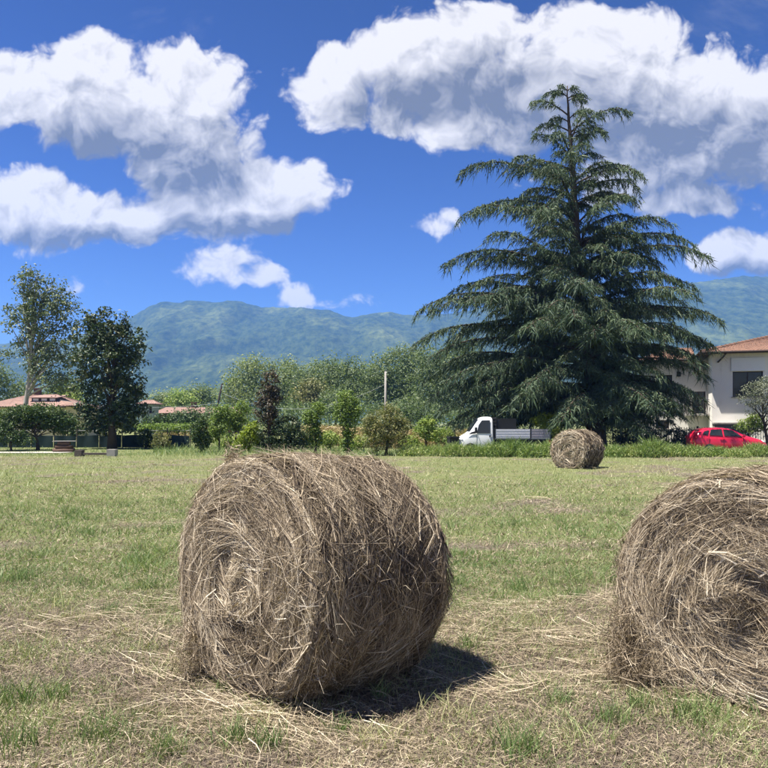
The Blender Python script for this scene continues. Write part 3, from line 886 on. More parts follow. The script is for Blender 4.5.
    C = np.concatenate(cards_C); ct = np.concatenate(cards_t)
    V2, F2 = leaf_cards(C, rng.uniform(0.12, 0.26, len(C)), rng.uniform(0.04, 0.08, len(C)), rng, 0.8)
    mk('crown', np.concatenate([V1, V2]), [F1, F2 + len(V1)], M_cedar, root, False,
       np.concatenate([np.repeat(tt, 3), np.repeat(ct, 4)]))


build_cedar()


# ------------------------------------------------------------------ hay bales
def build_bale(name, label, loc, rz, R, L, n_face, n_side, width, seed, folds, group, seglen=1.0, loose=400):
    """axis along local Y, the near face looks along -Y; straw lies in a spiral on the face and round the body"""
    rng = np.random.default_rng(seed)
    root = thing(name, label, 'hay bale', loc, rz, group)
    Zc = R * 0.93

    def squash(x, z):
        z = z + Zc
        low = np.clip((0.34 - z) / 0.36, 0, 1)
        x = x * (1.012 + 0.13 * low * low)
        z = np.where(z < 0.15, 0.15 * np.exp((z - 0.15) / 0.11), z) - 0.025
        return x, z

    def side_r(th, y):
        n = fbm(np.cos(th) * 2.2 + 5, np.sin(th) * 2.2 + 5, y * 2.5, 3, seed)
        n2 = fbm(np.cos(th) * 9, np.sin(th) * 9, y * 12, 2, seed + 5)
        e = np.minimum(np.abs(y + L / 2), np.abs(L / 2 - y))
        rim = 0.035 * np.clip(1 - e / 0.06, 0, 1) ** 2
        wrap = 0.012 * np.sin(y * 34 + 3 * n)
        return R * (1 + 0.085 * (n - 0.5) + 0.05 * (n2 - 0.5)) - rim + wrap

    def face_y(r, th):
        rr = r / R
        turns = rr * 6.5 - th / (2 * pi)
        ph = turns + 0.8 * fbm(np.cos(th) * 1.7 + 3, np.sin(th) * 1.7 + 3, rr * 3, 3, seed + 11)
        roll = np.abs(np.sin(ph * pi)) ** 0.7
        n = fbm(r * np.cos(th) * 4 + 9, r * np.sin(th) * 4 + 9, None, 4, seed + 21)
        d = -0.045 * (1 - rr ** 2) - 0.030 * roll * (0.3 + 0.7 * rr) - 0.085 * (n - 0.5) * (1.15 - rr ** 2 * 0.9)
        x = r * np.cos(th); z = r * np.sin(th)
        for (fx, fz, ang, la, lb, dep) in folds:
            dx, dz = x - fx * R, z - fz * R
            a = dx * cos(ang) + dz * sin(ang); b = -dx * sin(ang) + dz * cos(ang)
            b = b + 0.35 * a * a / R
            d = d + dep * np.exp(-(a / (la * R)) ** 2 - (b / (lb * R)) ** 2)
        d = d + 0.025 * np.clip((rr - 0.93) / 0.07, 0, 1) ** 2
        return -L / 2 + d

    def pos_side(th, y, lift=0.0):
        r = side_r(th, y) + lift
        x, z = squash(r * np.cos(th), r * np.sin(th))
        return np.stack([x, y, z], -1)

    def pos_face(r, th, lift=0.0, sgn=1):
        x, z = squash(r * np.cos(th) * 0.985, r * np.sin(th) * 0.985)
        y = face_y(r, th) - lift
        return np.stack([x, y * sgn, z], -1)

    # packed core
    nt, ny, nr = 128, 26, 36
    th = np.arange(nt) / nt * 2 * pi
    ys = np.linspace(-L / 2 + 0.02, L / 2 - 0.02, ny)
    TH, YY = np.meshgrid(th, ys)
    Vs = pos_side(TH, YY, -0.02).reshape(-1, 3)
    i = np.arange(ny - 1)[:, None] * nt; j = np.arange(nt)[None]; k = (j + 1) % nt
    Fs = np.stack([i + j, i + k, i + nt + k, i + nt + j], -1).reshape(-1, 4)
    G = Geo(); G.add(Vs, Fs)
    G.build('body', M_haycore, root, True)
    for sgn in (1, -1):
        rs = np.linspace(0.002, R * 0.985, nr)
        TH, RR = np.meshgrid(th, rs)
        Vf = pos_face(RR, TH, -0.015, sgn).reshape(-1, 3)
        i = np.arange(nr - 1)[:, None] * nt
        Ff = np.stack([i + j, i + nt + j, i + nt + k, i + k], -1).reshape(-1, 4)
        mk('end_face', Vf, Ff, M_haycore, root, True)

    SEG = 3
    lin = np.linspace(-0.5, 0.5, SEG)[None]
    # --- straw on the faces
    def face_straw(n, sgn, name):
        r0 = R * np.sqrt(rng.random(n)) * 1.0
        th0 = rng.random(n) * 2 * pi
        ln = rng.uniform(0.10, 0.42, n) * seglen
        flow = (fbm(r0 * np.cos(th0) * 3.4, r0 * np.sin(th0) * 3.4, None, 3, seed + 31) - 0.5) * 2.6 * np.clip(1.15 - (r0 / R) ** 3, 0.15, 1)
        ang = flow + rng.normal(size=n) * 0.20
        wild = rng.random(n) < 0.045
        ang = np.where(wild, rng.uniform(-pi, pi, n), ang)
        ln = np.where(wild, ln * 0.6, ln)
        ds = ln[:, None] * lin
        dr = np.sin(ang)[:, None] * ds; dt = np.cos(ang)[:, None] * ds / np.maximum(r0, 0.07)[:, None]
        r = np.clip(np.abs(r0[:, None] + dr), 0.01, R * 1.0)
        t = th0[:, None] + dt
        base_l = rng.uniform(-0.004, 0.018, n)[:, None] + np.where(wild, 0.02, 0)[:, None]
        pop = (rng.random(n) < 0.14)[:, None] * rng.uniform(0.0, 0.05, n)[:, None] * np.clip(lin + 0.1, 0, 1) * 2
        pts = pos_face(r, t, base_l + pop, sgn)
        # local tone follows the layers
        ph = r0 / R * 6.5 - th0 / (2 * pi)
        lay = fbm(ph * 1.6, np.cos(th0) * 1.2, np.sin(th0) * 1.2, 3, seed + 41)
        tone = np.clip(0.08 + 0.95 * (lay - 0.10) + 0.75 * (rng.random(n) - 0.5) + 0.10 * wild + 0.05 * sstep(r0 / R, 0.82, 0.95), 0, 1)
        nv = np.array([0, -1.0 * sgn, 0])[None, None] + rng.normal(size=(n, 1, 3)) * 0.5
        V, F = ribbons(pts, width * rng.uniform(0.5, 1.4, n) * np.where(rng.random(n) < 0.12, 2.4, 1), rng, nv)
        o = mk(name, V, F, M_straw, root, False, np.repeat(tone, SEG * 2))
        tag(o, kind='stuff')
    face_straw(n_face, 1, 'face_straw')
    face_straw(max(200, n_face // 14), -1, 'face_straw')

    # --- straw round the body
    n = n_side
    th0 = rng.random(n) * 2 * pi
    y0 = rng.uniform(-L / 2, L / 2, n)
    ln = rng.uniform(0.10, 0.50, n) * seglen
    flow = (fbm(th0 * 2.3, y0 * 3.2 + 40, None, 3, seed + 51) - 0.5) * 1.6
    ang = flow + rng.normal(size=n) * 0.42
    wild = rng.random(n) < 0.055
    ang = np.where(wild, rng.uniform(-pi, pi, n), ang)
    ds = ln[:, None] * lin
    t = th0[:, None] + np.cos(ang)[:, None] * ds / R
    bend = rng.normal(size=n)[:, None] * (lin ** 2) * ln[:, None] * 0.6
    y = np.clip(y0[:, None] + np.sin(ang)[:, None] * ds + bend, -L / 2 - 0.03, L / 2 + 0.03)
    pop = (rng.random(n) < 0.16)[:, None] * rng.uniform(0.0, 0.06, n)[:, None] * np.clip(lin + 0.05, 0, 1) * 2
    pts = pos_side(t, y, rng.uniform(-0.012, 0.022, n)[:, None] + np.where(wild, 0.008, 0)[:, None] + pop)
    lay = fbm(y0 * 9, th0 * 1.5, None, 3, seed + 61)
    tone = np.clip(-0.12 + 0.85 * lay + 0.78 * (rng.random(n) - 0.5) + 0.10 * wild, 0, 1)  # tone lowered for weathered outer straw and to deepen the flank's shade
    nv = np.stack([np.cos(th0), np.zeros(n), np.sin(th0)], -1)[:, None] + rng.normal(size=(n, 1, 3)) * 0.6
    V, F = ribbons(pts, width * rng.uniform(0.5, 1.3, n) * np.where(rng.random(n) < 0.12, 2.4, 1), rng, nv)
    tag(mk('body_straw', V, F, M_straw, root, False, np.repeat(tone, SEG * 2)), kind='stuff')

    # --- loose ends standing off the rim and hanging to the ground
    n = loose
    th0 = rng.random(n) * 2 * pi
    y0 = np.where(rng.random(n) < 0.45, -L / 2 + rng.normal(size=n) * 0.05, rng.uniform(-L / 2, L / 2, n))
    st = pos_side(th0, np.clip(y0, -L / 2, L / 2), 0.0)
    nr_ = np.stack([np.cos(th0), rng.normal(size=n) * 0.5 - 0.2, np.sin(th0)], -1)
    tn = np.stack([-np.sin(th0), np.zeros(n), np.cos(th0)], -1) * np.sign(rng.normal(size=n))[:, None]
    d = unit(nr_ * rng.uniform(0.15, 0.9, n)[:, None] + tn * rng.uniform(0.4, 1.2, n)[:, None] + rng.normal(size=(n, 3)) * 0.2)
    ll = rng.uniform(0.04, 0.16, n) * (0.6 + 0.4 * seglen)
    g = np.linspace(0, 1, SEG)[None, :, None]
    pts = st[:, None] + d[:, None] * ll[:, None, None] * g + np.array([0, 0, -1.0]) * (g ** 2) * ll[:, None, None] * rng.uniform(0.1, 0.6, n)[:, None, None]
    pts[..., 2] = np.maximum(pts[..., 2], 0.005)
    V, F = ribbons(pts, width * rng.uniform(0.5, 1.1, n), rng)
    tag(mk('loose_straw', V, F, M_straw, root, False, np.repeat(rng.uniform(0.25, 0.95, n), SEG * 2)), kind='stuff')
    return root


def add_tuft(bale, c, size, n, seed, width=.0038, ls=1.0):
    rng = np.random.default_rng(seed)
    c = np.array(c) - np.array(bale.location)
    a = -bale.rotation_euler[2]
    c = np.array([c[0] * cos(a) - c[1] * sin(a), c[0] * sin(a) + c[1] * cos(a), c[2]])
    st = c + rng.normal(size=(n, 3)) * np.array(size) * .5
    d = unit(rng.normal(size=(n, 3)) * [.6, .6, 1.0]); l = rng.uniform(.06, .2, n) * ls
    g = np.linspace(-.5, .5, 4)[None, :, None]
    pts = st[:, None] + d[:, None] * l[:, None, None] * g + rng.normal(size=(n, 1, 3)) * (g ** 2) * .08
    pts[..., 2] = np.maximum(pts[..., 2], .004)
    V, F = ribbons(pts, width * rng.uniform(.6, 1.3, n), rng)
    tag(mk('straw_tuft', V, F, M_straw, bale, False, np.repeat(rng.uniform(.05, .75, n), 8)), kind='stuff')


A45 = radians(-45)


def bale_at(fx, fy, L, rz):
    """centre of a bale whose near face is centred at (fx, fy)"""
    ax = np.array([-sin(rz), cos(rz)])
    c = np.array([fx, fy]) + ax * L / 2
    return (c[0], c[1], gz(c[0], c[1]))


BALES = 'round bales lying on the mown field'
bale_a = build_bale('hay_bale', 'large round hay bale in the left foreground with dark shaded flank', bale_at(-0.785, 4.24, 0.91, A45), A45, 0.680, 0.91, 46000, 41000, 0.0032, 71,
           [(-0.25, 0.0, 1.45, 0.42, 0.09, 0.07), (0.12, 0.12, 1.2, 0.22, 0.07, 0.05), (-0.05, -0.42, 0.1, 0.3, 0.06, 0.04)], BALES, loose=1500)
bale_b = build_bale('hay_bale', 'round hay bale cut by the right picture edge with folded swirling face', bale_at(1.835, 4.10, 1.05, radians(-46)), radians(-46), 0.634, 1.05, 47000, 20000, 0.0032, 72,
           [(0.12, 0.20, -0.30, 0.36, 0.06, 0.07), (0.16, -0.34, 1.15, 0.30, 0.10, 0.06), (-0.28, 0.05, 1.0, 0.2, 0.05, 0.04), (-0.10, -0.12, 0.6, 0.2, 0.04, 0.04)], BALES, loose=1500)
build_bale('hay_bale', 'small looking round hay bale at the far field edge before the weeds', bale_at(5.97, 24.9, 1.1, A45), A45, 0.65, 1.1, 4200, 4200, 0.018, 73,
           [(0.0, 0.2, 0.5, 0.3, 0.1, 0.06), (0.1, -0.3, 1.2, 0.3, 0.1, 0.06)], BALES, seglen=1.3, loose=260)


bale_a.rotation_euler = (radians(-3.6), 0, A45)
bale_a.location.z -= 0.02
add_tuft(bale_b, (P(626, 645, 4.45)[0], 4.45, .20), (.10, .10, .22), 1600, 5)
add_tuft(bale_b, (P(634, 655, 4.35)[0], 4.35, .10), (.14, .12, .14), 1000, 6)
add_tuft(bale_a, (P(222, 458, 4.42)[0], 4.42, 1.275), (.05, .05, .05), 170, 7, .0038, .55)
add_tuft(bale_a, (P(196, 640, 4.50)[0], 4.50, .12), (.12, .12, .14), 700, 8)

# ------------------------------------------------------------------ grass and straw on the field
BALE_DISCS = [(-0.44, 4.57, 0.52), (2.21, 4.47, 0.55), (6.36, 25.3, 0.6)]


def scatter(n, y0, y1, rng, margin=1.3, power=1.0):
    y = y0 + (y1 - y0) * rng.random(n) ** power
    x = (rng.random(n) - 0.5) * (y * 1.0 * margin + 0.8)
    return x, y


def clear_bales(x, y):
    ok = np.ones(len(x), bool)
    for (bx, by, br_) in BALE_DISCS:
        ok &= np.hypot(x - bx, y - by) > br_
    return ok


def build_field():
    rng = np.random.default_rng(99)
    # lying straw
    Vs, Fs, Ts, nb = [], [], [], 0
    for (n, y0, y1, wmul, lmul) in ((62000, 2.6, 8.6, 1.0, 1.0), (32000, 6.2, 14, 2.0, 1.1), (18000, 14, 34, 4.2, 1.4)):
        x, y = scatter(n, y0, y1, rng)
        d = dryness(x, y)
        gather = fbm(x * 1.1, y * 1.6, octv=3, seed=81)
        keep = (rng.random(n) < (0.12 + 0.9 * d) * (1 - 0.8 * sstep(y, 5.4, 8.6) if y0 < 5 else 1.0) * (0.50 + 0.8 * sstep(gather, 0.36, 0.58))) & clear_bales(x, y)
        x, y, d = x[keep], y[keep], d[keep]; n = len(x)
        k = 3
        lin = np.linspace(-0.5, 0.5, k)[None]
        gather = fbm(x * 1.1, y * 1.6, octv=3, seed=81)
        az = 2 * pi * fbm(x * 0.7 + 8, y * 0.7, octv=2, seed=82) * 1.6 + rng.normal(size=n) * 0.9
        ln = rng.uniform(0.035, 0.15, n) * lmul * np.where(rng.random(n) < 0.05, 2.4, 1)
        bend = rng.normal(size=n) * 0.35
        a2 = az[:, None] + bend[:, None] * lin
        px = x[:, None] + np.cos(a2) * ln[:, None] * lin
        py = y[:, None] + np.sin(a2) * ln[:, None] * lin
        z = ground_z(px, py) + 0.004 + rng.random((n, 1)) ** 2 * (0.025 + 0.07 * sstep(gather, 0.45, 0.7)[:, None])
        z = z + rng.normal(size=(n, 1)) * 0.16 * lin * ln[:, None] + np.abs(rng.normal(size=(n, 1))) * 0.1 * (0.25 - lin ** 2) * ln[:, None]
        z = np.maximum(z, ground_z(px, py) + 0.002)
        pts = np.stack([px, py, z], -1)
        V, F = ribbons(pts, 0.0028 * wmul * rng.uniform(0.45, 1.6, n), rng, np.array([0, 0, 1.0])[None, None] + rng.normal(size=(n, 1, 3)) * 0.6)
        tone = np.clip(-0.18 + 0.80 * gather + 0.78 * (rng.random(n) - 0.45), 0, 1)
        Vs.append(V); Fs.append(F + nb); nb += len(V); Ts.append(np.repeat(tone, k * 2))
    # short broken bits: the thatch that covers the soil between the longer stalks
    def bits(n, y0, y1, l0, l1, w, lift, upright, tone_f, pw=1.0):
        x, y = scatter(n, y0, y1, rng, 1.25, pw)
        ok = clear_bales(x, y); x, y = x[ok], y[ok]; n = len(x)
        az = rng.random(n) * 2 * pi; l = rng.uniform(l0, l1, n)
        el = rng.uniform(*upright, n)
        d = np.stack([np.cos(az) * np.cos(el), np.sin(az) * np.cos(el), np.sin(el)], 1)
        c = np.stack([x, y, ground_z(x, y) + 0.002 + rng.random(n) ** 2 * lift], 1)
        sd = unit(np.cross(d, unit(rng.normal(size=(n, 3)) * .5 + [0, 0, 1]))) * (w * rng.uniform(.5, 1.5, n))[:, None] * .5
        V = np.stack([c - sd, c + sd, c + d * l[:, None]], 1).reshape(-1, 3)
        return V, np.arange(len(V)).reshape(-1, 3), np.repeat(np.clip(tone_f(x, y, rng.random(n)), 0, 1), 3)
    patch = lambda x, y: fbm(x * 1.7, y * 2.1, octv=3, seed=181)
    Tv = [bits(150000, 2.6, 8.0, .015, .07, .0042, .018, (-.1, .5), lambda x, y, r: -.25 + .75 * patch(x, y) + .95 * (r - .3)),
          bits(60000, 2.6, 9.0, .02, .055, .0034, .004, (.5, 1.4), lambda x, y, r: -.2 + .6 * patch(x, y) + .8 * (r - .2)),
          bits(50000, 8.0, 20.0, .03, .09, .010, .01, (0, 1.0), lambda x, y, r: -.1 + .6 * patch(x, y) + .8 * (r - .3))]
    tb = 0; tV, tF, tT = [], [], []
    for (V, F, T) in Tv:
        tV.append(V); tF.append(F + tb); tT.append(T); tb += len(V)
    o = mk('thatch', np.concatenate(tV), np.concatenate(tF), M_litter, None, False, np.concatenate(tT))
    tag(o, 'short broken stubble and thatch covering the soil', 'stubble', kind='stuff')
    V, F, T = bits(110000, 2.6, 9.0, .015, .06, .0046, .004, (.3, 1.4), lambda x, y, r: .15 + .55 * r + .5 * dryness(x, y) - .2)
    keepf = np.repeat(rng.random(len(F)) < .14 + .86 * sstep(patch(V[::3, 0] + 30, V[::3, 1]), .42, .62), 1)
    V = V.reshape(-1, 3, 3)[keepf].reshape(-1, 3); T = T.reshape(-1, 3)[keepf].ravel()
    o = mk('short_grass', V, np.arange(len(V)).reshape(-1, 3), M_grass, None, False, T)
    tag(o, 'short yellow-green shoots coming through the stubble', 'grass', kind='stuff')
    # pale raked fans of straw beside the bales
    for (a, b, az0, spread, n, ln0) in ((205, 668, 2.4, .45, 420, .26), (190, 640, 1.9, .5, 260, .22), (245, 715, -.55, .5, 300, .26), (110, 618, .1, .7, 180, .26), (60, 632, .2, .8, 180, .24), (180, 606, .3, .8, 120, .22),
                                        (500, 690, -.5, .5, 200, .26), (560, 640, .0, .8, 300, .24), (600, 606, .2, .9, 140, .22), (520, 610, .1, .9, 120, .22), (640, 680, -.3, .5, 300, .26), (300, 738, -.9, .5, 160, .24)):
        Yt = EYE * FPX / (b - HZ)
        x = (a - 384) / FPX * Yt + rng.normal(size=n) * .24; y = Yt + rng.normal(size=n) * .17
        ok = clear_bales(x, y); x, y = x[ok], y[ok]; n = len(x)
        az = az0 + rng.normal(size=n) * spread; ln = rng.uniform(.4, 1.3, n) * ln0
        k = 4; lin = np.linspace(-.5, .5, k)[None]
        a2 = az[:, None] + rng.normal(size=(n, 1)) * .3 * lin
        px = x[:, None] + np.cos(a2) * ln[:, None] * lin; py = y[:, None] + np.sin(a2) * ln[:, None] * lin
        z = ground_z(px, py) + .01 + rng.random((n, 1)) * .05 + rng.normal(size=(n, 1)) * .12 * lin * ln[:, None]
        z = np.maximum(z, ground_z(px, py) + .003)
        V, F = ribbons(np.stack([px, py, z], -1), .0036 * rng.uniform(.5, 1.4, n), rng, np.array([0, 0, 1.0])[None, None] + rng.normal(size=(n, 1, 3)) * .5)
        Vs.append(V); Fs.append(F + nb); nb += len(V); Ts.append(np.repeat(np.clip(rng.uniform(.2, .95, n), 0, 1), k * 2))
    o = mk('straw_litter', np.concatenate(Vs), np.concatenate(Fs), M_litter, None, False, np.concatenate(Ts))
    tag(o, 'dry mown straw strewn over the field', 'straw', kind='stuff')

    # grass: upright blades, in tufts where the field is dry
    Vs, Fs, Ts, nb = [], [], [], 0
    for (n, y0, y1, wmul, hmul, pw) in ((62000, 2.6, 9.0, 1.05, 0.75, 1.0), (84000, 6.0, 15, 1.7, 1.1, 0.9), (72000, 15, 36.5, 3.8, 1.1, 0.9), (30000, 33.5, 46, 6.0, 3.2, 1.0)):
        x, y = scatter(n, y0, y1, rng, 1.25, pw)
        d = dryness(x, y)
        tuft = fbm(x * 3.1, y * 3.1, octv=2, seed=91)
        pr = (1 - d) * 0.95 + 0.46 * sstep(fbm(x * 1.4, y * 1.4, octv=2, seed=95), 0.4, 0.6) + 0.6 * sstep(tuft, 0.66, 0.74)
        pr = pr * (0.15 + 0.85 * sstep(y, 6.0, 9.5) if 5 < y0 < 7 else 1.0)
        keep = (rng.random(n) < pr) & clear_bales(x, y)
        x, y, d, tuft = x[keep], y[keep], d[keep], tuft[keep]; n = len(x)
        h = rng.uniform(0.025, 0.085, n) * hmul * (0.7 + 1.2 * sstep(tuft, 0.58, 0.76))
        az = rng.random(n) * 2 * pi
        lean = rng.uniform(0.1, 1.3, n)
        k = 3 if y0 < 14 else 2
        if y0 > 30: h = np.where(x > -0.30 * y, h, h * 0.3)
        g = np.linspace(0, 1, k)[None]
        px = x[:, None] + np.cos(az)[:, None] * h[:, None] * lean[:, None] * g ** 1.6
        py = y[:, None] + np.sin(az)[:, None] * h[:, None] * lean[:, None] * g ** 1.6
        z = ground_z(x, y)[:, None] - 0.005 + h[:, None] * g
        V, F = ribbons(np.stack([px, py, z], -1), 0.0042 * wmul * (1.0 if k == 3 else 0.8) * rng.uniform(0.6, 1.4, n), rng)
        fade = 0.26 * sstep(y, 11, 22) - 0.3 * sstep(y, 33, 36)
        tone = np.clip(0.16 + 0.42 * rng.random(n) + 0.40 * d + fade + 0.3 * (fbm(x * 0.5, y * 0.5, octv=3, seed=92) - 0.5), 0, 1)
        Vs.append(V); Fs.append(F + nb); nb += len(V); Ts.append(np.repeat(tone, k * 2))
    # fresh single tufts in the dry foreground
    tuftpx = [(10, 705, 1.7), (237, 742, 1.1), (268, 750, 0.8), (232, 690, 0.9), (270, 700, 0.8), (518, 755, 1.5), (612, 725, 1.0), (695, 720, 1.5), (560, 705, 0.7), (100, 740, 1.5), (110, 615, 0.8), (55, 700, 0.9),
              (440, 600, 1.2), (520, 590, 1.3), (575, 598, 1.1), (20, 580, 1.5), (150, 590, 1.0), (380, 700, 0.5), (470, 650, 0.8), (640, 710, 0.7), (340, 735, 0.6), (755, 712, 1.0), (20, 750, 1.3), (170, 755, 0.9)]
    for (a, b, sc) in tuftpx:
        Yt = EYE * FPX / (b - HZ)
        n = int(110 * sc)
        x = (a - 384) / FPX * Yt + rng.normal(size=n) * 0.05 * sc; y = Yt + rng.normal(size=n) * 0.05 * sc
        h = rng.uniform(0.05, 0.13, n) * (0.6 + 0.4 * sc)
        az = rng.random(n) * 2 * pi; lean = rng.uniform(0.1, 0.9, n)
        k = 3; g = np.linspace(0, 1, k)[None]
        px = x[:, None] + np.cos(az)[:, None] * h[:, None] * lean[:, None] * g ** 1.6
        py = y[:, None] + np.sin(az)[:, None] * h[:, None] * lean[:, None] * g ** 1.6
        z = ground_z(x, y)[:, None] - 0.005 + h[:, None] * g
        V, F = ribbons(np.stack([px, py, z], -1), 0.0048 * rng.uniform(0.6, 1.4, n), rng)
        Vs.append(V); Fs.append(F + nb); nb += len(V); Ts.append(np.repeat(np.clip(rng.uniform(0.1, 0.62, n), 0, 1), k * 2))
    o = mk('grass', np.concatenate(Vs), np.concatenate(Fs), M_grass, None, False, np.concatenate(Ts))
    tag(o, 'short green regrowth between the mown rows', 'grass', kind='stuff')


build_field()


# ------------------------------------------------------------------ weeds along the lane
def weed_clump(label, px, Y, wpx, h, n, seed, tshift=0.0):
    rng = np.random.default_rng(seed)
    s = Y / FPX
    X = (px - 384) * s
    root = thing('weed_clump', label, 'weeds', (X, Y, gz(X, Y)), 0, 'tall weeds along the lane')
    w = wpx * s * 0.5
    a = rng.random(n) * 2 * pi; r = np.sqrt(rng.random(n))
    x = np.cos(a) * r * w; y = np.sin(a) * r * min(w, 0.6)
    hh = h * rng.uniform(0.35, 1.0, n) * (1.0 - 0.62 * r ** 2)
    az = rng.random(n) * 2 * pi; lean = rng.uniform(0.05, 0.65, n)
    g = np.linspace(0, 1, 4)[None]
    P3 = np.stack([x[:, None] + np.cos(az)[:, None] * hh[:, None] * lean[:, None] * g ** 1.8, y[:, None] + np.sin(az)[:, None] * hh[:, None] * lean[:, None] * g ** 1.8,
                   hh[:, None] * (g - 0.15 * lean[:, None] * g ** 2) - 0.03], -1)
    V, F = ribbons(P3, rng.uniform(0.018, 0.045, n), rng)
    mk('blades', V, F, M_weed, root, False, np.repeat(np.clip(rng.random(n) * 0.7 + tshift, 0, 1), 8))
    nl = n
    t = rng.random(nl); idx = rng.integers(0, n, nl)
    C = P3[idx, 2] + rng.normal(size=(nl, 3)) * 0.05
    C[:, 2] = np.maximum(C[:, 2], 0.03)
    V, F = leaf_cards(C, rng.uniform(0.05, 0.11, nl), rng.uniform(0.03, 0.06, nl), rng, 0.4)
    mk('leaves', V, F, M_weed, root, False, np.repeat(np.clip(t * 0.8 + tshift, 0, 1), 4))
    return root


WEEDS = [('low weed tuft at the right foot of the tawny bush', 412, 34, 26, 0.45, 700, .15), ('weed clump left of the black bin', 434, 33.5, 26, 0.62, 800, .1), ('weed clump in front of the black bin', 455, 33.5, 24, 0.62, 800, .1),
         ('weed clump below the truck nose', 474, 33, 24, 0.70, 850, .0), ('weed clump below the truck cab door', 494, 33, 24, 0.72, 850, .0), ('dark weed clump below the middle of the truck bed', 513, 33, 24, 0.74, 850, -.15),
         ('weed clump below the rear of the truck bed', 531, 33, 20, 0.72, 800, .0), ('weed clump touching the left side of the far bale', 547, 33, 20, 0.70, 800, .05),
         ('weed clump just right of the far bale', 612, 33, 24, 0.74, 850, .05), ('pale weed clump second right of the far bale', 634, 32.6, 22, 0.62, 750, .2), ('weed clump below the dark iron fence', 652, 33, 26, 0.76, 900, .0),
         ('weed clump left of the red car tail', 674, 33, 24, 0.70, 850, .1), ('weed clump below the red car tail', 695, 33, 24, 0.66, 850, .08), ('bushy weed clump below the red car doors', 717, 33, 26, 0.72, 950, .0),
         ('low pale weed clump below the red car front wheel', 737, 32.6, 20, 0.55, 750, .2), ('weed clump below the red car bonnet', 756, 33, 26, 0.66, 900, .05), ('weed clump at the right picture edge', 779, 33, 26, 0.72, 900, .0),
         ('hidden weed clump behind the far bale', 575, 33.6, 40, 0.70, 900, .0)]
for q, (lab, px, Y, w, h, n, ts) in enumerate(WEEDS):
    weed_clump(lab, px, Y + [0, .5, -.3, .3][q % 4], w * 1.22, h * [1.42, 1.10, 1.30, 1.0, 1.22][q % 5] * (.84 if px > 685 else 1), int(n * 1.6), 300 + q, ts + .12)


def build_scrub():
    rng = np.random.default_rng(61)
    Vs, Ts = [], []
    n = 25000
    px = rng.uniform(205, 720, n); Y = rng.uniform(86, 100, n)
    px[19000:] = rng.uniform(-260, 205, 6000); Y[19000:] = rng.uniform(118, 128, 6000)
    x = (px - 384) / FPX * Y
    top = 2.2 + 2.6 * fbm(x * .3, Y * .1, octv=3, seed=62)
    z = top * rng.random(n) ** .7
    V, F = leaf_cards(np.stack([x, Y, z], 1), rng.uniform(.22, .45, n), rng.uniform(.14, .26, n), rng, .5)
    o = mk('undergrowth', V, F, M_wood, None, False, np.repeat(np.clip(rng.random(n) * .7 + .3 * (fbm(x * .5, z, octv=2, seed=63) - .5), 0, 1), 4))
    tag(o, 'dense scrub along the foot of the wood', 'undergrowth', kind='stuff')


build_scrub()
for q, (lab, a, b, h) in enumerate((('added dark hedge piece for plants and shade behind the iron fence near the cedar trunk', 612, 640, 1.5), ('added dark hedge piece for plants and shade behind the middle of the iron fence', 641, 668, 1.35), ('added dark hedge piece for plants and shade behind the iron fence by the red car', 669, 700, 1.2))):
    ww = (b - a) / 2; mid = (a + b) / 2
    broadleaf('shade_hedge', lab, 'hedge', 48.6, mid, [(mid - ww * .5, 436, ww * .55, 9), (mid + ww * .5, 437, ww * .55, 8), (mid, 442, ww, 8)], M_magn, 3200, .13, .06, (mid, 434), .25, 22, 400 + q, 'hedge added for plants and shade behind the garden fence')  # added to darken the view behind the fence, for plants and cedar shade


# dry maize standing behind the shrubs
def build_maize():
    rng = np.random.default_rng(17)
    Vs, Fs, Ts, nb = [], [], [], 0
    for (pa, pb, Y0, Y1, n, h) in ((300, 470, 50, 58, 1500, 1.3), (160, 200, 62, 70, 350, 1.1)):
        Y = rng.uniform(Y0, Y1, n); x = (rng.uniform(pa, pb, n) - 384) / FPX * Y
        z0 = ground_z(x, Y)
        hh = h * rng.uniform(0.75, 1.05, n)
        g = np.linspace(0, 1, 4)[None]
        st = np.stack([x[:, None] + rng.normal(size=(n, 1)) * 0.06 * g, Y[:, None] + 0 * g, z0[:, None] + hh[:, None] * g], -1)
        V, F = ribbons(st, np.full(n, 0.05), rng)
        Vs.append(V); Fs.append(F + nb); nb += len(V); Ts.append(np.repeat(rng.uniform(0.1, 0.9, n), 8))
        m = n * 4; idx = rng.integers(0, n, m); f = rng.uniform(0.25, 1.0, m)
        b = np.stack([x[idx], Y[idx], z0[idx] + hh[idx] * f], 1)
        az = rng.random(m) * 2 * pi; l = rng.uniform(0.3, 0.6, m)
        lf = np.stack([b[:, 0:1] + np.cos(az)[:, None] * l[:, None] * g, b[:, 1:2] + np.sin(az)[:, None] * l[:, None] * g, b[:, 2:3] + l[:, None] * (0.5 * g - 0.9 * g ** 2)], -1)
        V, F = ribbons(lf, np.full(m, 0.07), rng)
        Vs.append(V); Fs.append(F + nb); nb += len(V); Ts.append(np.repeat(rng.uniform(0.2, 1.0, m), 8))
    o = mk('maize', np.concatenate(Vs), np.concatenate(Fs), M_maize, None, False, np.concatenate(Ts))
    tag(o, 'dry tan maize standing behind the shrubs', 'maize', kind='stuff')


build_maize()


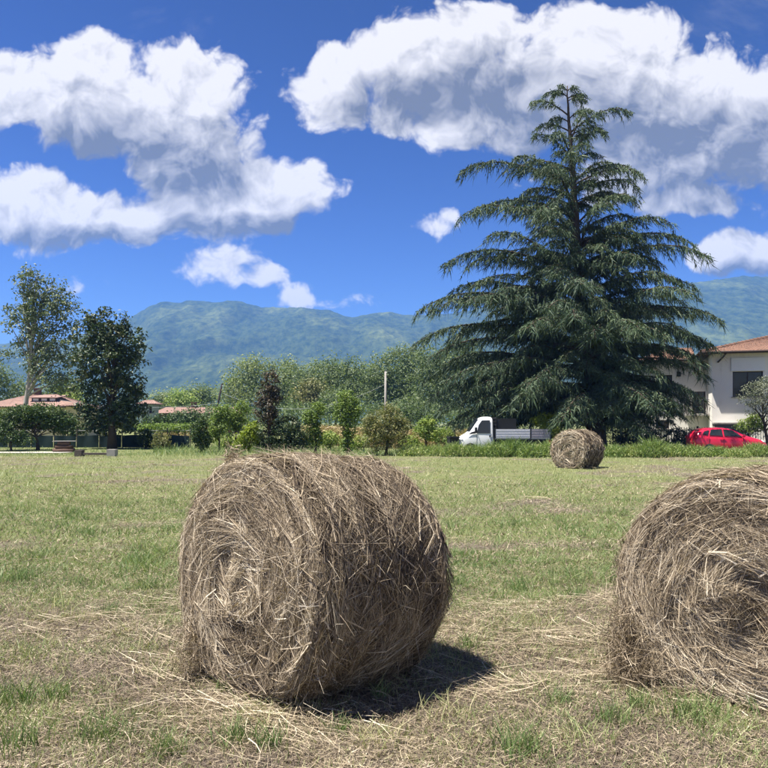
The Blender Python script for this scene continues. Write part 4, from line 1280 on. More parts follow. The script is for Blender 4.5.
# ------------------------------------------------------------------ vehicles
def loft_body(stations, name, mat, parent, flip=1):
    """stations: x, z_bottom, z_belt, z_top, half width, half width at top"""
    rings = []
    for (x, zb, zl, zt, w, wt) in stations:
        zm = (zb + zl) / 2
        half = [(w * 0.90, zb), (w, zb + 0.10), (w * 1.01, zm), (w * 0.985, zl), (wt + (w * .985 - wt) * 0.12, zt - (zt - zl) * 0.14), (wt * 0.88, zt - 0.006), (wt * 0.4, zt + 0.012)]
        ring = [(x, -a, b) for a, b in half] + [(x, a, b) for a, b in reversed(half)]
        rings.append(ring)
    R_ = np.array(rings); R_[..., 0] *= flip
    n, k = R_.shape[:2]
    V = R_.reshape(-1, 3)
    i = np.arange(n - 1)[:, None] * k; j = np.arange(k)[None]; q = (j + 1) % k
    F = np.stack([i + j, i + q, i + k + q, i + k + j], -1).reshape(-1, 4)
    if flip > 0: F = F[:, ::-1]
    ends = [np.array([[0, m, m + 1] for m in range(1, k - 1)]), np.array([[(n - 1) * k, (n - 1) * k + m + 1, (n - 1) * k + m] for m in range(1, k - 1)])]
    o = mk(name, V, [F] + ends, mat, parent, True)
    md = o.modifiers.new('smooth', 'SUBSURF'); md.levels = 1; md.render_levels = 1
    return o


def side_point(st, x, f, flip, out=0.012):
    """point on the sloping glass side at station x, f = 0 belt .. 1 roof"""
    st = np.array(st)
    zl, zt, w, wt = (np.interp(x, st[:, 0], st[:, c]) for c in (2, 3, 4, 5))
    y = (w * 0.985) + (wt - w * 0.985) * f * 0.92
    return np.array([x * flip, -(y + out), zl + (zt - zl) * f])


def panel(pts, name, mat, parent, both=True):
    """thin plate from a polygon outline on the car's side (also mirrored to the far side when both)"""
    pts = np.array(pts)
    for sgn in ((1, -1) if both else (1,)):
        q = pts.copy(); q[:, 1] *= sgn
        inn = q.copy(); inn[:, 1] *= 0.985
        m = len(q)
        V = np.concatenate([q, inn])
        F = [np.array([[0, a, a + 1] for a in range(1, m - 1)]), np.array([[a, (a + 1) % m, m + (a + 1) % m, m + a] for a in range(m)])]
        mk(name, V, F, mat, parent)


def wheel(parent, x, y, r, w):
    y = np.sign(y) * abs(y)
    root = bpy.data.objects.new('wheel', None); COL.objects.link(root); root.parent = parent; root.location = (x, y, r)
    a = np.linspace(0, 2 * pi, 25)[:-1]
    prof = [(-w / 2, r * .62), (-w / 2, r * .93), (-w * .36, r), (w * .36, r), (w / 2, r * .93), (w / 2, r * .62)]
    V = np.array([(rr * cos(t), yy, rr * sin(t)) for (yy, rr) in prof for t in a]); k = len(a)
    F = np.array([[i * k + j, i * k + (j + 1) % k, (i + 1) * k + (j + 1) % k, (i + 1) * k + j] for i in range(len(prof) - 1) for j in range(k)])
    mk('tyre', V, F, M_tyre, root, True)
    G = Geo()
    sg = np.sign(y)
    V = np.array([(0, sg * w * .34, 0)] + [(r * .63 * cos(t), sg * w * .42, r * .63 * sin(t)) for t in a] + [(r * .63 * cos(t), -sg * w * .3, r * .63 * sin(t)) for t in a])
    F1 = np.array([[0, 1 + j, 1 + (j + 1) % k] for j in range(k)]); F2 = np.array([[1 + j, 1 + (j + 1) % k, 1 + k + (j + 1) % k, 1 + k + j] for j in range(k)])
    G.add(V, [F1, F2])
    for q in range(5):
        t = q * 2 * pi / 5
        G.bar((0, sg * w * .46, 0), (r * .55 * cos(t), sg * w * .46, r * .55 * sin(t)), 0.03, 5)
    G.build('rim', M_rim, root, False)


def build_car():
    Y = 42.3
    s = Y / FPX
    X0 = (690 - 384) * s
    z = gz(X0 + 2, Y) + 0.012
    root = thing('red_car', 'small red hatchback parked in the lane before the cream house', 'car', (X0, Y, z), radians(0))
    st = [(0.00, .48, .80, .90, .66, .58), (0.06, .34, .94, 1.10, .78, .64), (0.30, .24, .99, 1.36, .83, .60), (0.75, .22, .985, 1.455, .86, .60), (1.45, .20, .965, 1.48, .865, .60),
          (2.05, .20, .945, 1.42, .865, .60), (2.45, .20, .93, 1.21, .86, .63), (2.82, .20, .915, 1.00, .855, .67), (3.35, .21, .83, .90, .84, .66), (3.75, .24, .70, .75, .78, .60), (3.95, .34, .56, .60, .64, .48)]
    loft_body(st, 'body', M_red, root)
    sp = lambda x, f: side_point(st, x, f, 1)
    panel([sp(1.52, .12), sp(2.52, .14), sp(2.38, .42), sp(2.02, .80), sp(1.52, .82)], 'front_window', M_glass, root)
    panel([sp(0.72, .16), sp(1.44, .12), sp(1.44, .82), sp(0.86, .80)], 'rear_window', M_glass, root)
    panel([sp(0.36, .30), sp(0.64, .18), sp(0.76, .76), sp(0.50, .70)], 'quarter_window', M_glass, root)
    # windscreen and rear screen
    def screen(name, xa, za, wa, xb, zb_, wb, push):
        V = np.array([(xa + push, -wa, za + .03), (xa + push, wa, za + .03), (xb + push, wb, zb_ + .03), (xb + push, -wb, zb_ + .03), (xa, -wa, za - .02), (xa, wa, za - .02), (xb, wb, zb_ - .02), (xb, -wb, zb_ - .02)])
        mk(name, V, [np.array([[0, 1, 2, 3], [4, 7, 6, 5], [0, 4, 5, 1], [1, 5, 6, 2], [2, 6, 7, 3], [3, 7, 4, 0]])], M_glass, root)
    screen('windscreen', 2.84, 1.00, .60, 2.14, 1.40, .53, 0.03)
    screen('rear_screen', 0.12, 1.08, .50, 0.34, 1.32, .46, -0.015)
    for y in (-.80, .80):
        wheel(root, 0.72, y, .30, .19); wheel(root, 3.12, y, .30, .19)
        G = Geo(); G.add(*tube([(2.52, y * 1.06, 1.0), (2.50, y * 1.26, 1.03)], [.05, .09], 8)); G.build('mirror', M_red, root, True)
        G = Geo(); G.add(*tube([(3.62, y * .84, .70), (3.82, y * .72, .66)], [.10, .06], 8)); G.build('headlight', M_lamp, root, True)
        G = Geo(); G.add(*tube([(0.05, y * .88, .86), (0.10, y * .92, 1.02)], [.055, .045], 8)); G.build('tail_light', M_amber, root, True)
    for x0 in (1.48, 2.55, 0.70):
        G = Geo()
        a = side_point(st, x0, 0.02, 1, .004)
        w_ = np.interp(x0, [q[0] for q in st], [q[4] for q in st])
        G.box(x0 - .006, x0 + .006, -w_ * 1.012, -w_ * 0.99, .36, a[2]); G.build('door_gap', M_black, root)
    for x0 in (1.36, 2.10 - 0.6):
        G = Geo(); G.bar((x0 - .1, -.875, .88), (x0 + .06, -.875, .885), .016); G.build('door_handle', M_red, root)
    G = Geo(); G.box(-0.01, 3.9, -.60, .60, .20, .30); G.build('underbody', M_black, root)


build_car()


def build_truck():
    Y = 42.6
    s = Y / FPX
    X0 = (457 - 384) * s
    z = gz(X0 + 2.5, Y) + 0.012
    root = thing('flatbed_truck', 'small white flatbed truck parked under the cedar boughs', 'truck', (X0, Y, z), 0)
    st = [(0.00, .42, .66, .72, .70, .60), (0.08, .34, .86, .93, .82, .70), (0.40, .32, 1.02, 1.10, .88, .74), (0.66, .32, 1.10, 1.26, .90, .76), (0.92, .32, 1.13, 1.70, .91, .73), (1.16, .32, 1.14, 2.02, .915, .70),
          (1.45, .32, 1.15, 2.08, .915, .70), (1.86, .34, 1.15, 2.06, .91, .70), (1.90, .40, 1.12, 1.98, .88, .66)]
    cab = loft_body(st, 'cab', M_truck, root)
    sp = lambda x, f: side_point(st, x, f, 1, .014)
    panel([sp(0.98, .06), sp(1.72, .02), sp(1.72, .80), sp(1.28, .82), sp(1.10, .60)], 'side_window', M_glass, root)
    V = np.array([(0.62, -.66, 1.24), (0.62, .66, 1.24), (1.08, .60, 1.98), (1.08, -.60, 1.98)])
    V2 = V + np.array([-0.035, 0, .035])
    mk('windscreen', np.concatenate([V2, V]), np.array([[0, 1, 2, 3], [4, 7, 6, 5], [0, 4, 5, 1], [1, 5, 6, 2], [2, 6, 7, 3], [3, 7, 4, 0]]), M_glass, root)
    panel([(0.50, -.905, 1.10), (0.92, -.93, 1.16), (0.95, -.915, 1.30), (0.70, -.90, 1.24)], 'black_quarter_panel', M_black, root)
    for y in (-1, 1):
        G = Geo(); G.bar((0.98, y * .92, 1.26), (0.94, y * 1.04, 1.30), .02); G.box(0.86, 0.98, y * 1.10 - .07, y * 1.10 + .07, 1.18, 1.50); G.build('mirror', M_black, root)
        G = Geo(); G.add(*tube([(0.03, y * .62, .72), (0.24, y * .82, .86)], [.09, .07], 8)); G.build('headlight', M_lamp, root, True)
        wheel(root, 0.66, y * .80, .33, .22); wheel(root, 3.75, y * .76, .33, .30)
    G = Geo(); G.box(0.02, 0.10, -.80, .80, .34, .52); G.build('bumper', M_black, root)
    G = Geo(); G.box(1.66, 1.74, -.935, -.905, .98, 1.06); G.build('door_handle', M_black, root)
    G = Geo(); G.box(0.98, 0.99, -.925, -.90, .44, 1.13); G.build('door_gap', M_black, root)
    G = Geo(); G.box(1.79, 1.80, -.925, -.90, .44, 1.13); G.build('door_gap', M_black, root)
    # chassis, load bed and dropsides
    G = Geo(); G.box(1.9, 4.92, -.42, .42, .56, .74); G.box(2.0, 4.9, -.80, .80, .62, .855); G.build('frame_and_shade_box', M_black, root)  # wide black box added as the shade in the gap under the bed
    G = Geo(); G.box(1.98, 4.98, -.93, .93, .86, .925); G.build('load_floor', M_bed, root)
    for y in (-1, 1):
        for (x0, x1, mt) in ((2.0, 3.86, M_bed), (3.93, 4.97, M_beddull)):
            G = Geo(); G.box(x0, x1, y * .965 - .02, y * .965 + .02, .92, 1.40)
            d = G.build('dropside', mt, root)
            G = Geo()
            for zz in (1.02, 1.16, 1.30): G.box(x0 + .02, x1 - .02, y * .986 - .004, y * .986 + .004, zz - .018, zz + .018)
            G.build('rib', mt, d)
        for xp in (1.97, 3.895, 4.99):
            G = Geo(); G.box(xp - .03, xp + .03, y * .96 - .035, y * .96 + .035, .88, 1.46); G.build('stake', M_black, root)
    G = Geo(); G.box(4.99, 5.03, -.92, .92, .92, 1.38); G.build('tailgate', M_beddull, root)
    G = Geo()
    for y in (-.86, -.43, 0, .43, .86): G.box(2.02, 2.07, y - .03, y + .03, .93, 2.04)
    for zz in (1.45, 1.62, 1.80, 2.0): G.box(2.015, 2.075, -.9, .9, zz - .03, zz + .03)
    G.build('headboard_frame', M_black, root)
    G = Geo(); G.box(2.12, 3.14, -.84, .84, .93, 1.98); G.build('dark_load_cover', M_black, root)
    G = Geo(); G.box(4.90, 5.0, -.80, -.55, .66, .80); G.build('tail_light', M_amber, root)


build_truck()


def build_bin():
    Y = 42.0
    X = (453 - 384) / FPX * Y
    root = thing('wheelie_bin', 'black wheeled bin standing before the truck nose', 'bin', (X, Y, gz(X, Y)), radians(12))
    V = np.array([(-.20, -.22, .06), (.20, -.22, .06), (.20, .22, .06), (-.20, .22, .06), (-.26, -.30, .92), (.26, -.30, .92), (.26, .30, .92), (-.26, .30, .92)])
    mk('bin_body', V, np.array([[3, 2, 1, 0], [4, 5, 6, 7], [0, 1, 5, 4], [1, 2, 6, 5], [2, 3, 7, 6], [3, 0, 4, 7]]), M_black, root)
    G = Geo(); G.box(-.285, .285, -.34, .32, .925, .985); G.box(-.25, .25, -.30, .28, .985, 1.01); G.build('lid', M_black, root)
    for x in (-.2, .2):
        G = Geo(); G.add(*tube([(x - .03, .25, .10), (x + .03, .25, .10)], .10, 12)); G.build('wheel', M_tyre, root)
    G = Geo(); G.bar((-.22, .36, .94), (.22, .36, .94), .018); G.build('handle', M_black, root)


build_bin()


# ------------------------------------------------------------------ the cream house on the right
def tile_roof(corners, name, mat, parent, pitch=0.22, rows=0.36, amp=0.045):
    """roof plane (eave a-b, ridge d-c) as rows of barrel tiles: real undulation and stepped courses"""
    a, b, c, d = (np.array(q, float) for q in corners)
    nu = int(max(np.linalg.norm(b - a), np.linalg.norm(c - d)) / pitch * 3); nv = max(2, int(np.linalg.norm(d - a) / rows)) * 2
    u = np.linspace(0, 1, nu + 1); v = np.linspace(0, 1, nv + 1)
    Ug, Vg = np.meshgrid(u, v)
    base = (a[None, None] * (1 - Ug[..., None]) + b * Ug[..., None]) * (1 - Vg[..., None]) + (d * (1 - Ug[..., None]) + c * Ug[..., None]) * Vg[..., None]
    nrm = np.cross(b - a, d - a); nrm /= np.linalg.norm(nrm)
    if nrm[2] < 0: nrm = -nrm
    wave = amp * np.abs(np.sin(Ug * nu / 3 * pi))
    step = 0.02 * ((np.arange(nv + 1) % 2)[:, None] == 0)
    rng = np.random.default_rng(3)
    base = base + nrm * (wave + step + rng.normal(size=wave.shape) * 0.006)[..., None]
    V = base.reshape(-1, 3); k = nu + 1
    i = np.arange(nv)[:, None] * k; j = np.arange(nu)[None]
    F = np.stack([i + j, i + j + 1, i + k + j + 1, i + k + j], -1).reshape(-1, 4)
    o = mk(name, V, F, mat, parent, False)
    return o


def wall_with_holes(name, x0, x1, z0, z1, holes, y, th, mat, parent):
    """wall in the local XZ plane (outer face at y, thickness th inward) with rectangular openings"""
    xs = sorted({x0, x1, *[h[0] for h in holes], *[h[1] for h in holes]})
    zs = sorted({z0, z1, *[h[2] for h in holes], *[h[3] for h in holes]})
    G = Geo()
    def solid(i, j):
        if i < 0 or j < 0 or i >= len(xs) - 1 or j >= len(zs) - 1: return False
        cx, cz = (xs[i] + xs[i + 1]) / 2, (zs[j] + zs[j + 1]) / 2
        return not any(h[0] < cx < h[1] and h[2] < cz < h[3] for h in holes)
    for i in range(len(xs) - 1):
        for j in range(len(zs) - 1):
            if not solid(i, j): continue
            a, b, c, d = xs[i], xs[i + 1], zs[j], zs[j + 1]
            G.add([(a, y, c), (b, y, c), (b, y, d), (a, y, d)], [(0, 1, 2, 3)])
            G.add([(a, y + th, c), (b, y + th, c), (b, y + th, d), (a, y + th, d)], [(3, 2, 1, 0)])
            if not solid(i - 1, j): G.add([(a, y, c), (a, y + th, c), (a, y + th, d), (a, y, d)], [(3, 2, 1, 0)])
            if not solid(i + 1, j): G.add([(b, y, c), (b, y + th, c), (b, y + th, d), (b, y, d)], [(0, 1, 2, 3)])
            if not solid(i, j - 1): G.add([(a, y, c), (b, y, c), (b, y + th, c), (a, y + th, c)], [(3, 2, 1, 0)])
            if not solid(i, j + 1): G.add([(a, y, d), (b, y, d), (b, y + th, d), (a, y + th, d)], [(0, 1, 2, 3)])
    return G.build(name, mat, parent)


def window(parent, x0, x1, z0, z1, y, frame_mat, bars=1, sill=True, slats=0):
    w = bpy.data.objects.new('window', None); COL.objects.link(w); w.parent = parent
    t = 0.06
    G = Geo()
    G.box(x0 + .004, x0 + t, y, y + .05, z0 + .004, z1 - .004); G.box(x1 - t, x1 - .004, y, y + .05, z0 + .004, z1 - .004)
    G.box(x0 + t + .001, x1 - t - .001, y + .002, y + .048, z0 + .004, z0 + t); G.box(x0 + t + .001, x1 - t - .001, y + .002, y + .048, z1 - t, z1 - .004)
    for q in range(bars):
        xm = x0 + (x1 - x0) * (q + 1) / (bars + 1)
        G.box(xm - .03, xm + .03, y + .003, y + .047, z0 + t + .001, z1 - t - .001)
    G.build('frame', frame_mat, w)
    n = bars + 1
    for q in range(n):
        a = x0 + (x1 - x0) * q / n + .035; b = x0 + (x1 - x0) * (q + 1) / n - .035
        if slats:
            for k in range(slats):
                zz = z0 + t + (z1 - z0 - 2 * t) * (k + .5) / slats
                G = Geo(); G.add([(a, y + .018, zz - .03), (b, y + .018, zz - .03), (b, y + .036, zz + .03), (a, y + .036, zz + .03)], [(0, 1, 2, 3)])
                G.build('slat', frame_mat, w)
        G = Geo(); G.box(a, b, y + .038, y + .044, z0 + t * .7, z1 - t * .7); G.build('pane', M_glass, w)
    if sill:
        G = Geo(); G.box(x0 - .08, x1 + .08, y - .20, y + .02, z0 - .07, z0 - .003); G.build('sill', M_concrete, w)
    return w


def build_house():
    Y = 50.5
    s = Y / FPX
    X0 = (712 - 384) * s
    root = thing('cream_house', 'cream rendered house with terracotta roof behind the red car', 'house', (X0, Y, -0.3), radians(-17))
    k = s
    zt = lambda py: EYE + (HZ - py) * s + 0.3
    zE = zt(353)                                   # eave
    Wm, Dm = 9.5, 9.0
    win = (1.25, 3.05, zt(397), zt(358.5))
    wall_with_holes('wall', 0, Wm, 0, zE - 0.06, [(1.25, 3.05, zt(397), zt(372)), (5.2, 6.6, zt(397), zt(372)), (5.2, 6.5, 1.0, 2.0)], 0, 0.3, M_cream, root)
    G = Geo(); G.box(0.0, 0.3, 0.3, Dm, 0, zE - 0.06); G.box(Wm - .3, Wm, 0.3, Dm, 0, zE - 0.06); G.box(0.3, Wm - .3, Dm - .3, Dm, 0, zE - 0.06)
    G.build('side_wall', M_cream, root)
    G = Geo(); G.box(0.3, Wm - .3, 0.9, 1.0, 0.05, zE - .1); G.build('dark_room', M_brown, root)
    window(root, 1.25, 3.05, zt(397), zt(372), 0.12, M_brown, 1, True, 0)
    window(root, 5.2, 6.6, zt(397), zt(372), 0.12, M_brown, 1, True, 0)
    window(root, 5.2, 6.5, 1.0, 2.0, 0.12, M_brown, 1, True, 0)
    # white shutter box over the big window
    G = Geo(); G.box(1.15, 3.15, -.10, -.004, zt(371.6), zt(358.5)); G.build('shutter_box', M_white, root)
    # recessed wing on the left
    xw = -4.2
    yw = 2.4
    wall_with_holes('wing_wall', xw, -0.003, 0, zE - 0.30, [(-3.4, -2.5, zt(429), zt(420)), (-3.2, -2.3, zt(392), zt(372)), (-1.0, -0.15, zt(414), zt(390))], yw, 0.3, M_cream, root)
    G = Geo(); G.box(xw, xw + .3, yw + .3, Dm, 0, zE - .3); G.build('wing_side_wall', M_cream, root)
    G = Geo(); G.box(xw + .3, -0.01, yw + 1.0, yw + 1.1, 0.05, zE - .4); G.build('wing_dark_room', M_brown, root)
    window(root, -3.4, -2.5, zt(429), zt(420), yw + .12, M_brown, 0, True)
    window(root, -3.2, -2.3, zt(392), zt(372), yw + .12, M_brown, 1, True)
    w = window(root, -1.0, -0.15, zt(414), zt(390), yw + .12, M_brown, 1, False)
    # small balcony in the corner
    b = bpy.data.objects.new('balcony', None); COL.objects.link(b); b.parent = root
    G = Geo(); G.box(-1.5, -0.01, yw - 1.1, yw - .005, zt(415.5), zt(413.2)); G.build('slab', M_concrete, b)
    for q in range(9):
        G = Geo(); G.bar((-1.45 + q * .175, yw - 1.05, zt(413)), (-1.45 + q * .175, yw - 1.05, zt(413) + .9), .012, 5); G.build('baluster', M_iron, b)
    G = Geo(); G.bar((-1.48, yw - 1.05, zt(413) + .92), (-.02, yw - 1.05, zt(413) + .92), .022, 6); G.build('handrail', M_iron, b)
    # low stone porch in front
    G = Geo(); G.box(0.05, 1.5, -1.0, -.004, 0, zt(424)); G.build('porch_wall', M_stone, root)
    G = Geo(); G.box(0.0, 1.55, -1.06, -.006, zt(424) + .003, zt(422.6)); G.build('porch_cap', M_concrete, root)
    # roof: hipped, eaves projecting
    ov = 0.75
    r = bpy.data.objects.new('roof', None); COL.objects.link(r); r.parent = root
    zr = zE + 1.45
    e = [(-ov, -ov, zE), (Wm + ov, -ov, zE), (Wm + ov, Dm + ov, zE), (-ov, Dm + ov, zE)]
    hx0, hx1, hy = 4.6, Wm - 4.0, Dm / 2
    tile_roof([e[0], e[1], (hx1, hy, zr), (hx0, hy, zr)], 'tile_slope', M_tile, r)
    tile_roof([e[3], e[0], (hx0, hy - .01, zr), (hx0, hy + .01, zr)], 'tile_slope', M_tile, r)
    tile_roof([e[2], e[3], (hx0, hy, zr), (hx1, hy, zr)], 'tile_slope', M_tile, r)
    tile_roof([e[1], e[2], (hx1, hy + .01, zr), (hx1, hy - .01, zr)], 'tile_slope', M_tile, r)
    for (p_, q_) in ((e[0], (hx0, hy, zr)), (e[1], (hx1, hy, zr)), ((hx0, hy, zr), (hx1, hy, zr))):
        G = Geo(); p_ = np.array(p_); q_ = np.array(q_)
        n = int(np.linalg.norm(q_ - p_) / .4)
        for m in range(n):
            G.add(*tube([p_ + (q_ - p_) * m / n + [0, 0, .05], p_ + (q_ - p_) * (m + 1.08) / n + [0, 0, .04]], [.13, .10], 8))
        G.build('ridge_tiles', M_tile, r)
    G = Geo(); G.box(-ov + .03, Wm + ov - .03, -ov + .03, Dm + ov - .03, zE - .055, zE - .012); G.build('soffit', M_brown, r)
    G = Geo(); G.add(*tube([(-ov - .02, -ov - .06, zE - .02), (Wm + ov, -ov - .06, zE - .02)], .07, 8)); G.add(*tube([(-ov - .06, -ov - .02, zE - .02), (-ov - .06, Dm + ov, zE - .02)], .07, 8)); G.build('gutter', M_brown, r)
    G = Geo(); G.add(*tube([(0.75, -ov - .02, zE - .1), (0.62, -.35, zE - .32), (0.35, -.07, zE - .62)], .055, 8)); G.build('downpipe', M_brown, r)
    # wing roof
    zw = zE - .27
    tile_roof([(xw - .5, yw - .75, zw), (-.80, yw - .75, zw), (-.80, yw + 3, zw + 1.1), (xw + 1.5, yw + 3, zw + 1.1)], 'tile_slope', M_tile, r)
    G = Geo(); G.box(xw - .46, -.80, yw - .7, Dm, zw - .06, zw - .015); G.build('wing_soffit', M_brown, r)
    G = Geo(); G.add(*tube([(xw - .5, yw - .8, zw - .02), (-.80, yw - .8, zw - .02)], .06, 8)); G.build('wing_gutter', M_brown, r)
    # meter box and lamp on the wall
    G = Geo(); G.box(-2.0, -1.75, yw - .1, yw - .004, zt(374), zt(369)); G.build('wall_lamp', M_black, root)


build_house()


def build_iron_fence():
    Y = 47.0
    s = Y / FPX
    xa, xb = (596 - 384) * s, (800 - 384) * s
    root = thing('iron_fence', 'dark iron bar fence on a low kerb along the house garden', 'fence', (xa, Y, -.3), 0)
    Lf = xb - xa
    G = Geo(); G.box(0, Lf, -.12, .12, 0, .35); G.build('kerb_wall', M_concrete, root)
    for z in (.48, 1.28):
        G = Geo(); G.box(0, Lf, -.018, .018, z - .02, z + .02); G.build('rail', M_iron, root)
    me = None
    n = int(Lf / .155)
    for q in range(n):
        x = (q + .5) * Lf / n
        if me is None:
            G = Geo(); G.bar((0, 0, .352), (0, 0, 1.42), .016, 5); G.add(*tube([(0, 0, 1.42), (0, 0, 1.50)], [.026, .004], 5))
            o = G.build('bar', M_iron, root); me = o.data
        else:
            o = bpy.data.objects.new('bar', me); COL.objects.link(o); o.parent = root
        o.location = (x, -.035, 0)
    for q in range(5):
        x = q * Lf / 4
        G = Geo(); G.box(-.05, .05, -.05, .05, 0.352, 1.55); o = G.build('post', M_iron, root); o.location = (x, .06, 0)


build_iron_fence()


def small_house(name, label, px0, px1, Y, eave_py, ridge_py, wall, tile, depth=7.0, rz=0.0, wins=(), dormers=(), hip=2.0, chimney=None):
    s = Y / FPX
    X0 = (px0 - 384) * s; W = (px1 - px0) * s
    root = thing(name, label, 'house', (X0, Y, gz(X0, Y)), rz)
    zE = EYE + (HZ - eave_py) * s; zr = EYE + (HZ - ridge_py) * s
    holes = [(a * W, b * W, EYE + (HZ - d) * s, EYE + (HZ - c) * s) for a, b, c, d in wins]
    wall_with_holes('wall', 0, W, 0, zE - .04, holes, 0, .3, wall, root)
    G = Geo(); G.box(0, .3, .3, depth, 0, zE - .04); G.box(W - .3, W, .3, depth, 0, zE - .04); G.box(.3, W - .3, depth - .3, depth, 0, zE - .04); G.build('side_wall', wall, root)
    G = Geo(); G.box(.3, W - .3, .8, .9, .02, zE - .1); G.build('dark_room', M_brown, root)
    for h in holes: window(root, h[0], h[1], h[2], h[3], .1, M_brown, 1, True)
    r = bpy.data.objects.new('roof', None); COL.objects.link(r); r.parent = root
    ov = .5
    tile_roof([(-ov, -ov, zE), (W + ov, -ov, zE), (W - hip, depth / 2, zr), (hip, depth / 2, zr)], 'tile_slope', tile, r, .3, .5)
    tile_roof([(W + ov, depth + ov, zE), (-ov, depth + ov, zE), (hip, depth / 2, zr), (W - hip, depth / 2, zr)], 'tile_slope', tile, r, .3, .5)
    tile_roof([(-ov, depth + ov, zE), (-ov, -ov, zE), (hip, depth / 2 - .01, zr), (hip, depth / 2 + .01, zr)], 'tile_slope', tile, r, .3, .5)
    tile_roof([(W + ov, -ov, zE), (W + ov, depth + ov, zE), (W - hip, depth / 2 + .01, zr), (W - hip, depth / 2 - .01, zr)], 'tile_slope', tile, r, .3, .5)
    G = Geo(); G.box(-ov + .02, W + ov - .02, -ov + .02, depth + ov - .02, zE - .05, zE - .015); G.build('soffit', M_brown, r)
    for (a, b, c, d) in dormers:
        x0, x1 = a * W, b * W
        zc, zd = EYE + (HZ - d) * s, EYE + (HZ - c) * s
        f = (zc - zE) / (zr - zE) * (depth / 2 + ov) - ov
        dm = bpy.data.objects.new('dormer', None); COL.objects.link(dm); dm.parent = r
        G = Geo(); G.box(x0, x1, f - .05, f + 2.2, zc - .1, zd); G.build('dormer_wall', M_brown, dm)
        n = 3
        for q in range(n):
            aa = x0 + (x1 - x0) * (q + .18) / n; bb = x0 + (x1 - x0) * (q + .82) / n
            G = Geo(); G.box(aa, bb, f - .09, f - .053, zc + .08, zd - .1); G.build('pane', M_lamp if q != 1 else M_white, dm)
        G = Geo(); G.add([(x0 - .2, f - .4, zd + .02), (x1 + .2, f - .4, zd + .02), (x1 + .2, f + 2.6, zd + .35), (x0 - .2, f + 2.6, zd + .35), (x0 - .2, f - .4, zd - .06), (x1 + .2, f - .4, zd - .06), (x1 + .2, f + 2.6, zd + .27), (x0 - .2, f + 2.6, zd + .27)],
                         [(0, 1, 2, 3), (7, 6, 5, 4), (0, 4, 5, 1), (1, 5, 6, 2), (2, 6, 7, 3), (3, 7, 4, 0)]); G.build('dormer_roof', tile, dm)
    if chimney:
        x = chimney * W
        G = Geo(); G.box(x - .3, x + .3, depth / 2 - .3, depth / 2 + .3, zr - .8, zr + .6); G.box(x - .38, x + .38, depth / 2 - .38, depth / 2 + .38, zr + .603, zr + .72); G.build('chimney', M_logs, r)
    return root


small_house('red_roofed_house', 'house with faded red hipped roof and dormer behind the low spreading tree', -18, 62, 78, 407, 393, M_yellow, M_paletile, 10, 0,
            wins=((.12, .24, 412, 420), (.42, .54, 412, 420), (.72, .84, 412, 420)), dormers=((.52, .84, 397, 401),), hip=2.6, chimney=.42)
small_house('yellow_house', 'small pale yellow house half hidden left of the dark glossy tree', 66, 84, 72, 406, 402, M_yellow, M_paletile, 3, 0,
            wins=((.22, .40, 413, 420), (.58, .76, 413, 420)), hip=1.0)
small_house('green_house', 'pale green house wall peeking right of the dark glossy tree', 140, 153, 96, 404, 400, M_teal, M_paletile, 2.4, 0,
            wins=((.70, .92, 407, 413),), hip=.3)
small_house('low_building', 'long low red walled building with faded pink roof near the leaning pole', 156, 236, 100, 413.5, 407, M_redwall, M_paletile, 8, 0,
            wins=((.10, .15, 416, 421), (.30, .36, 416, 421), (.55, .61, 416, 421)), hip=0.2, chimney=.38)


# ------------------------------------------------------------------ poles, cable, netting, vine row, bench, logs
def pole(label, a_px, b_px, Y, r, mat, name='utility_pole', cross=False):
    a = P(*a_px, Y); b = P(*b_px, Y)
    base = a.copy()
    d = (b - a); t = (a[2] - gz(a[0], Y)) / d[2]
    base = a - d * t
    root = thing(name, label, 'pole', base)
    G = Geo(); G.add(*tube([np.zeros(3), b - base], [r, r * .7], 10)); G.build('shaft', mat, root, True)
    top = b - base
    G = Geo(); G.bar(top + [0, -.02, -.18], top + [0.10, -.12, -.12], .03, 6); G.build('insulator', M_lamp, root)
    G = Geo(); G.add(*tube([top, top + [0, 0, .05]], [r * .8, r * .5], 10)); G.build('cap', M_black, root)
    return b


p1 = pole('dark leaning wooden pole rising beside the low red building', (216, 413), (222, 384), 62, .10, M_tar)
p2 = pole('upright grey utility pole behind the tawny bush', (385.5, 405), (385.5, 371), 56, .10, M_concrete)
def cable(label, a, b, sag, r=.008):
    t = np.linspace(0, 1, 40)[:, None]
    pts = a + (b - a) * t; pts[:, 2] -= 4 * sag * (t * (1 - t))[:, 0]
    V, F = tube(pts - a, r, 5)
    o = mk('overhead_cable', V, F, M_cable); o.location = a
    tag(o, label, 'cable')
cable('thin sagging cable between the leaning pole and the grey pole', p1 + [0.1, -.1, -.75], p2 + [.1, -.1, -.9], 1.55)
cable('thin cable from the leaning pole across the dark glossy tree', P(60, 400, 64), p1 + [0.1, -.1, -1.5], .5)


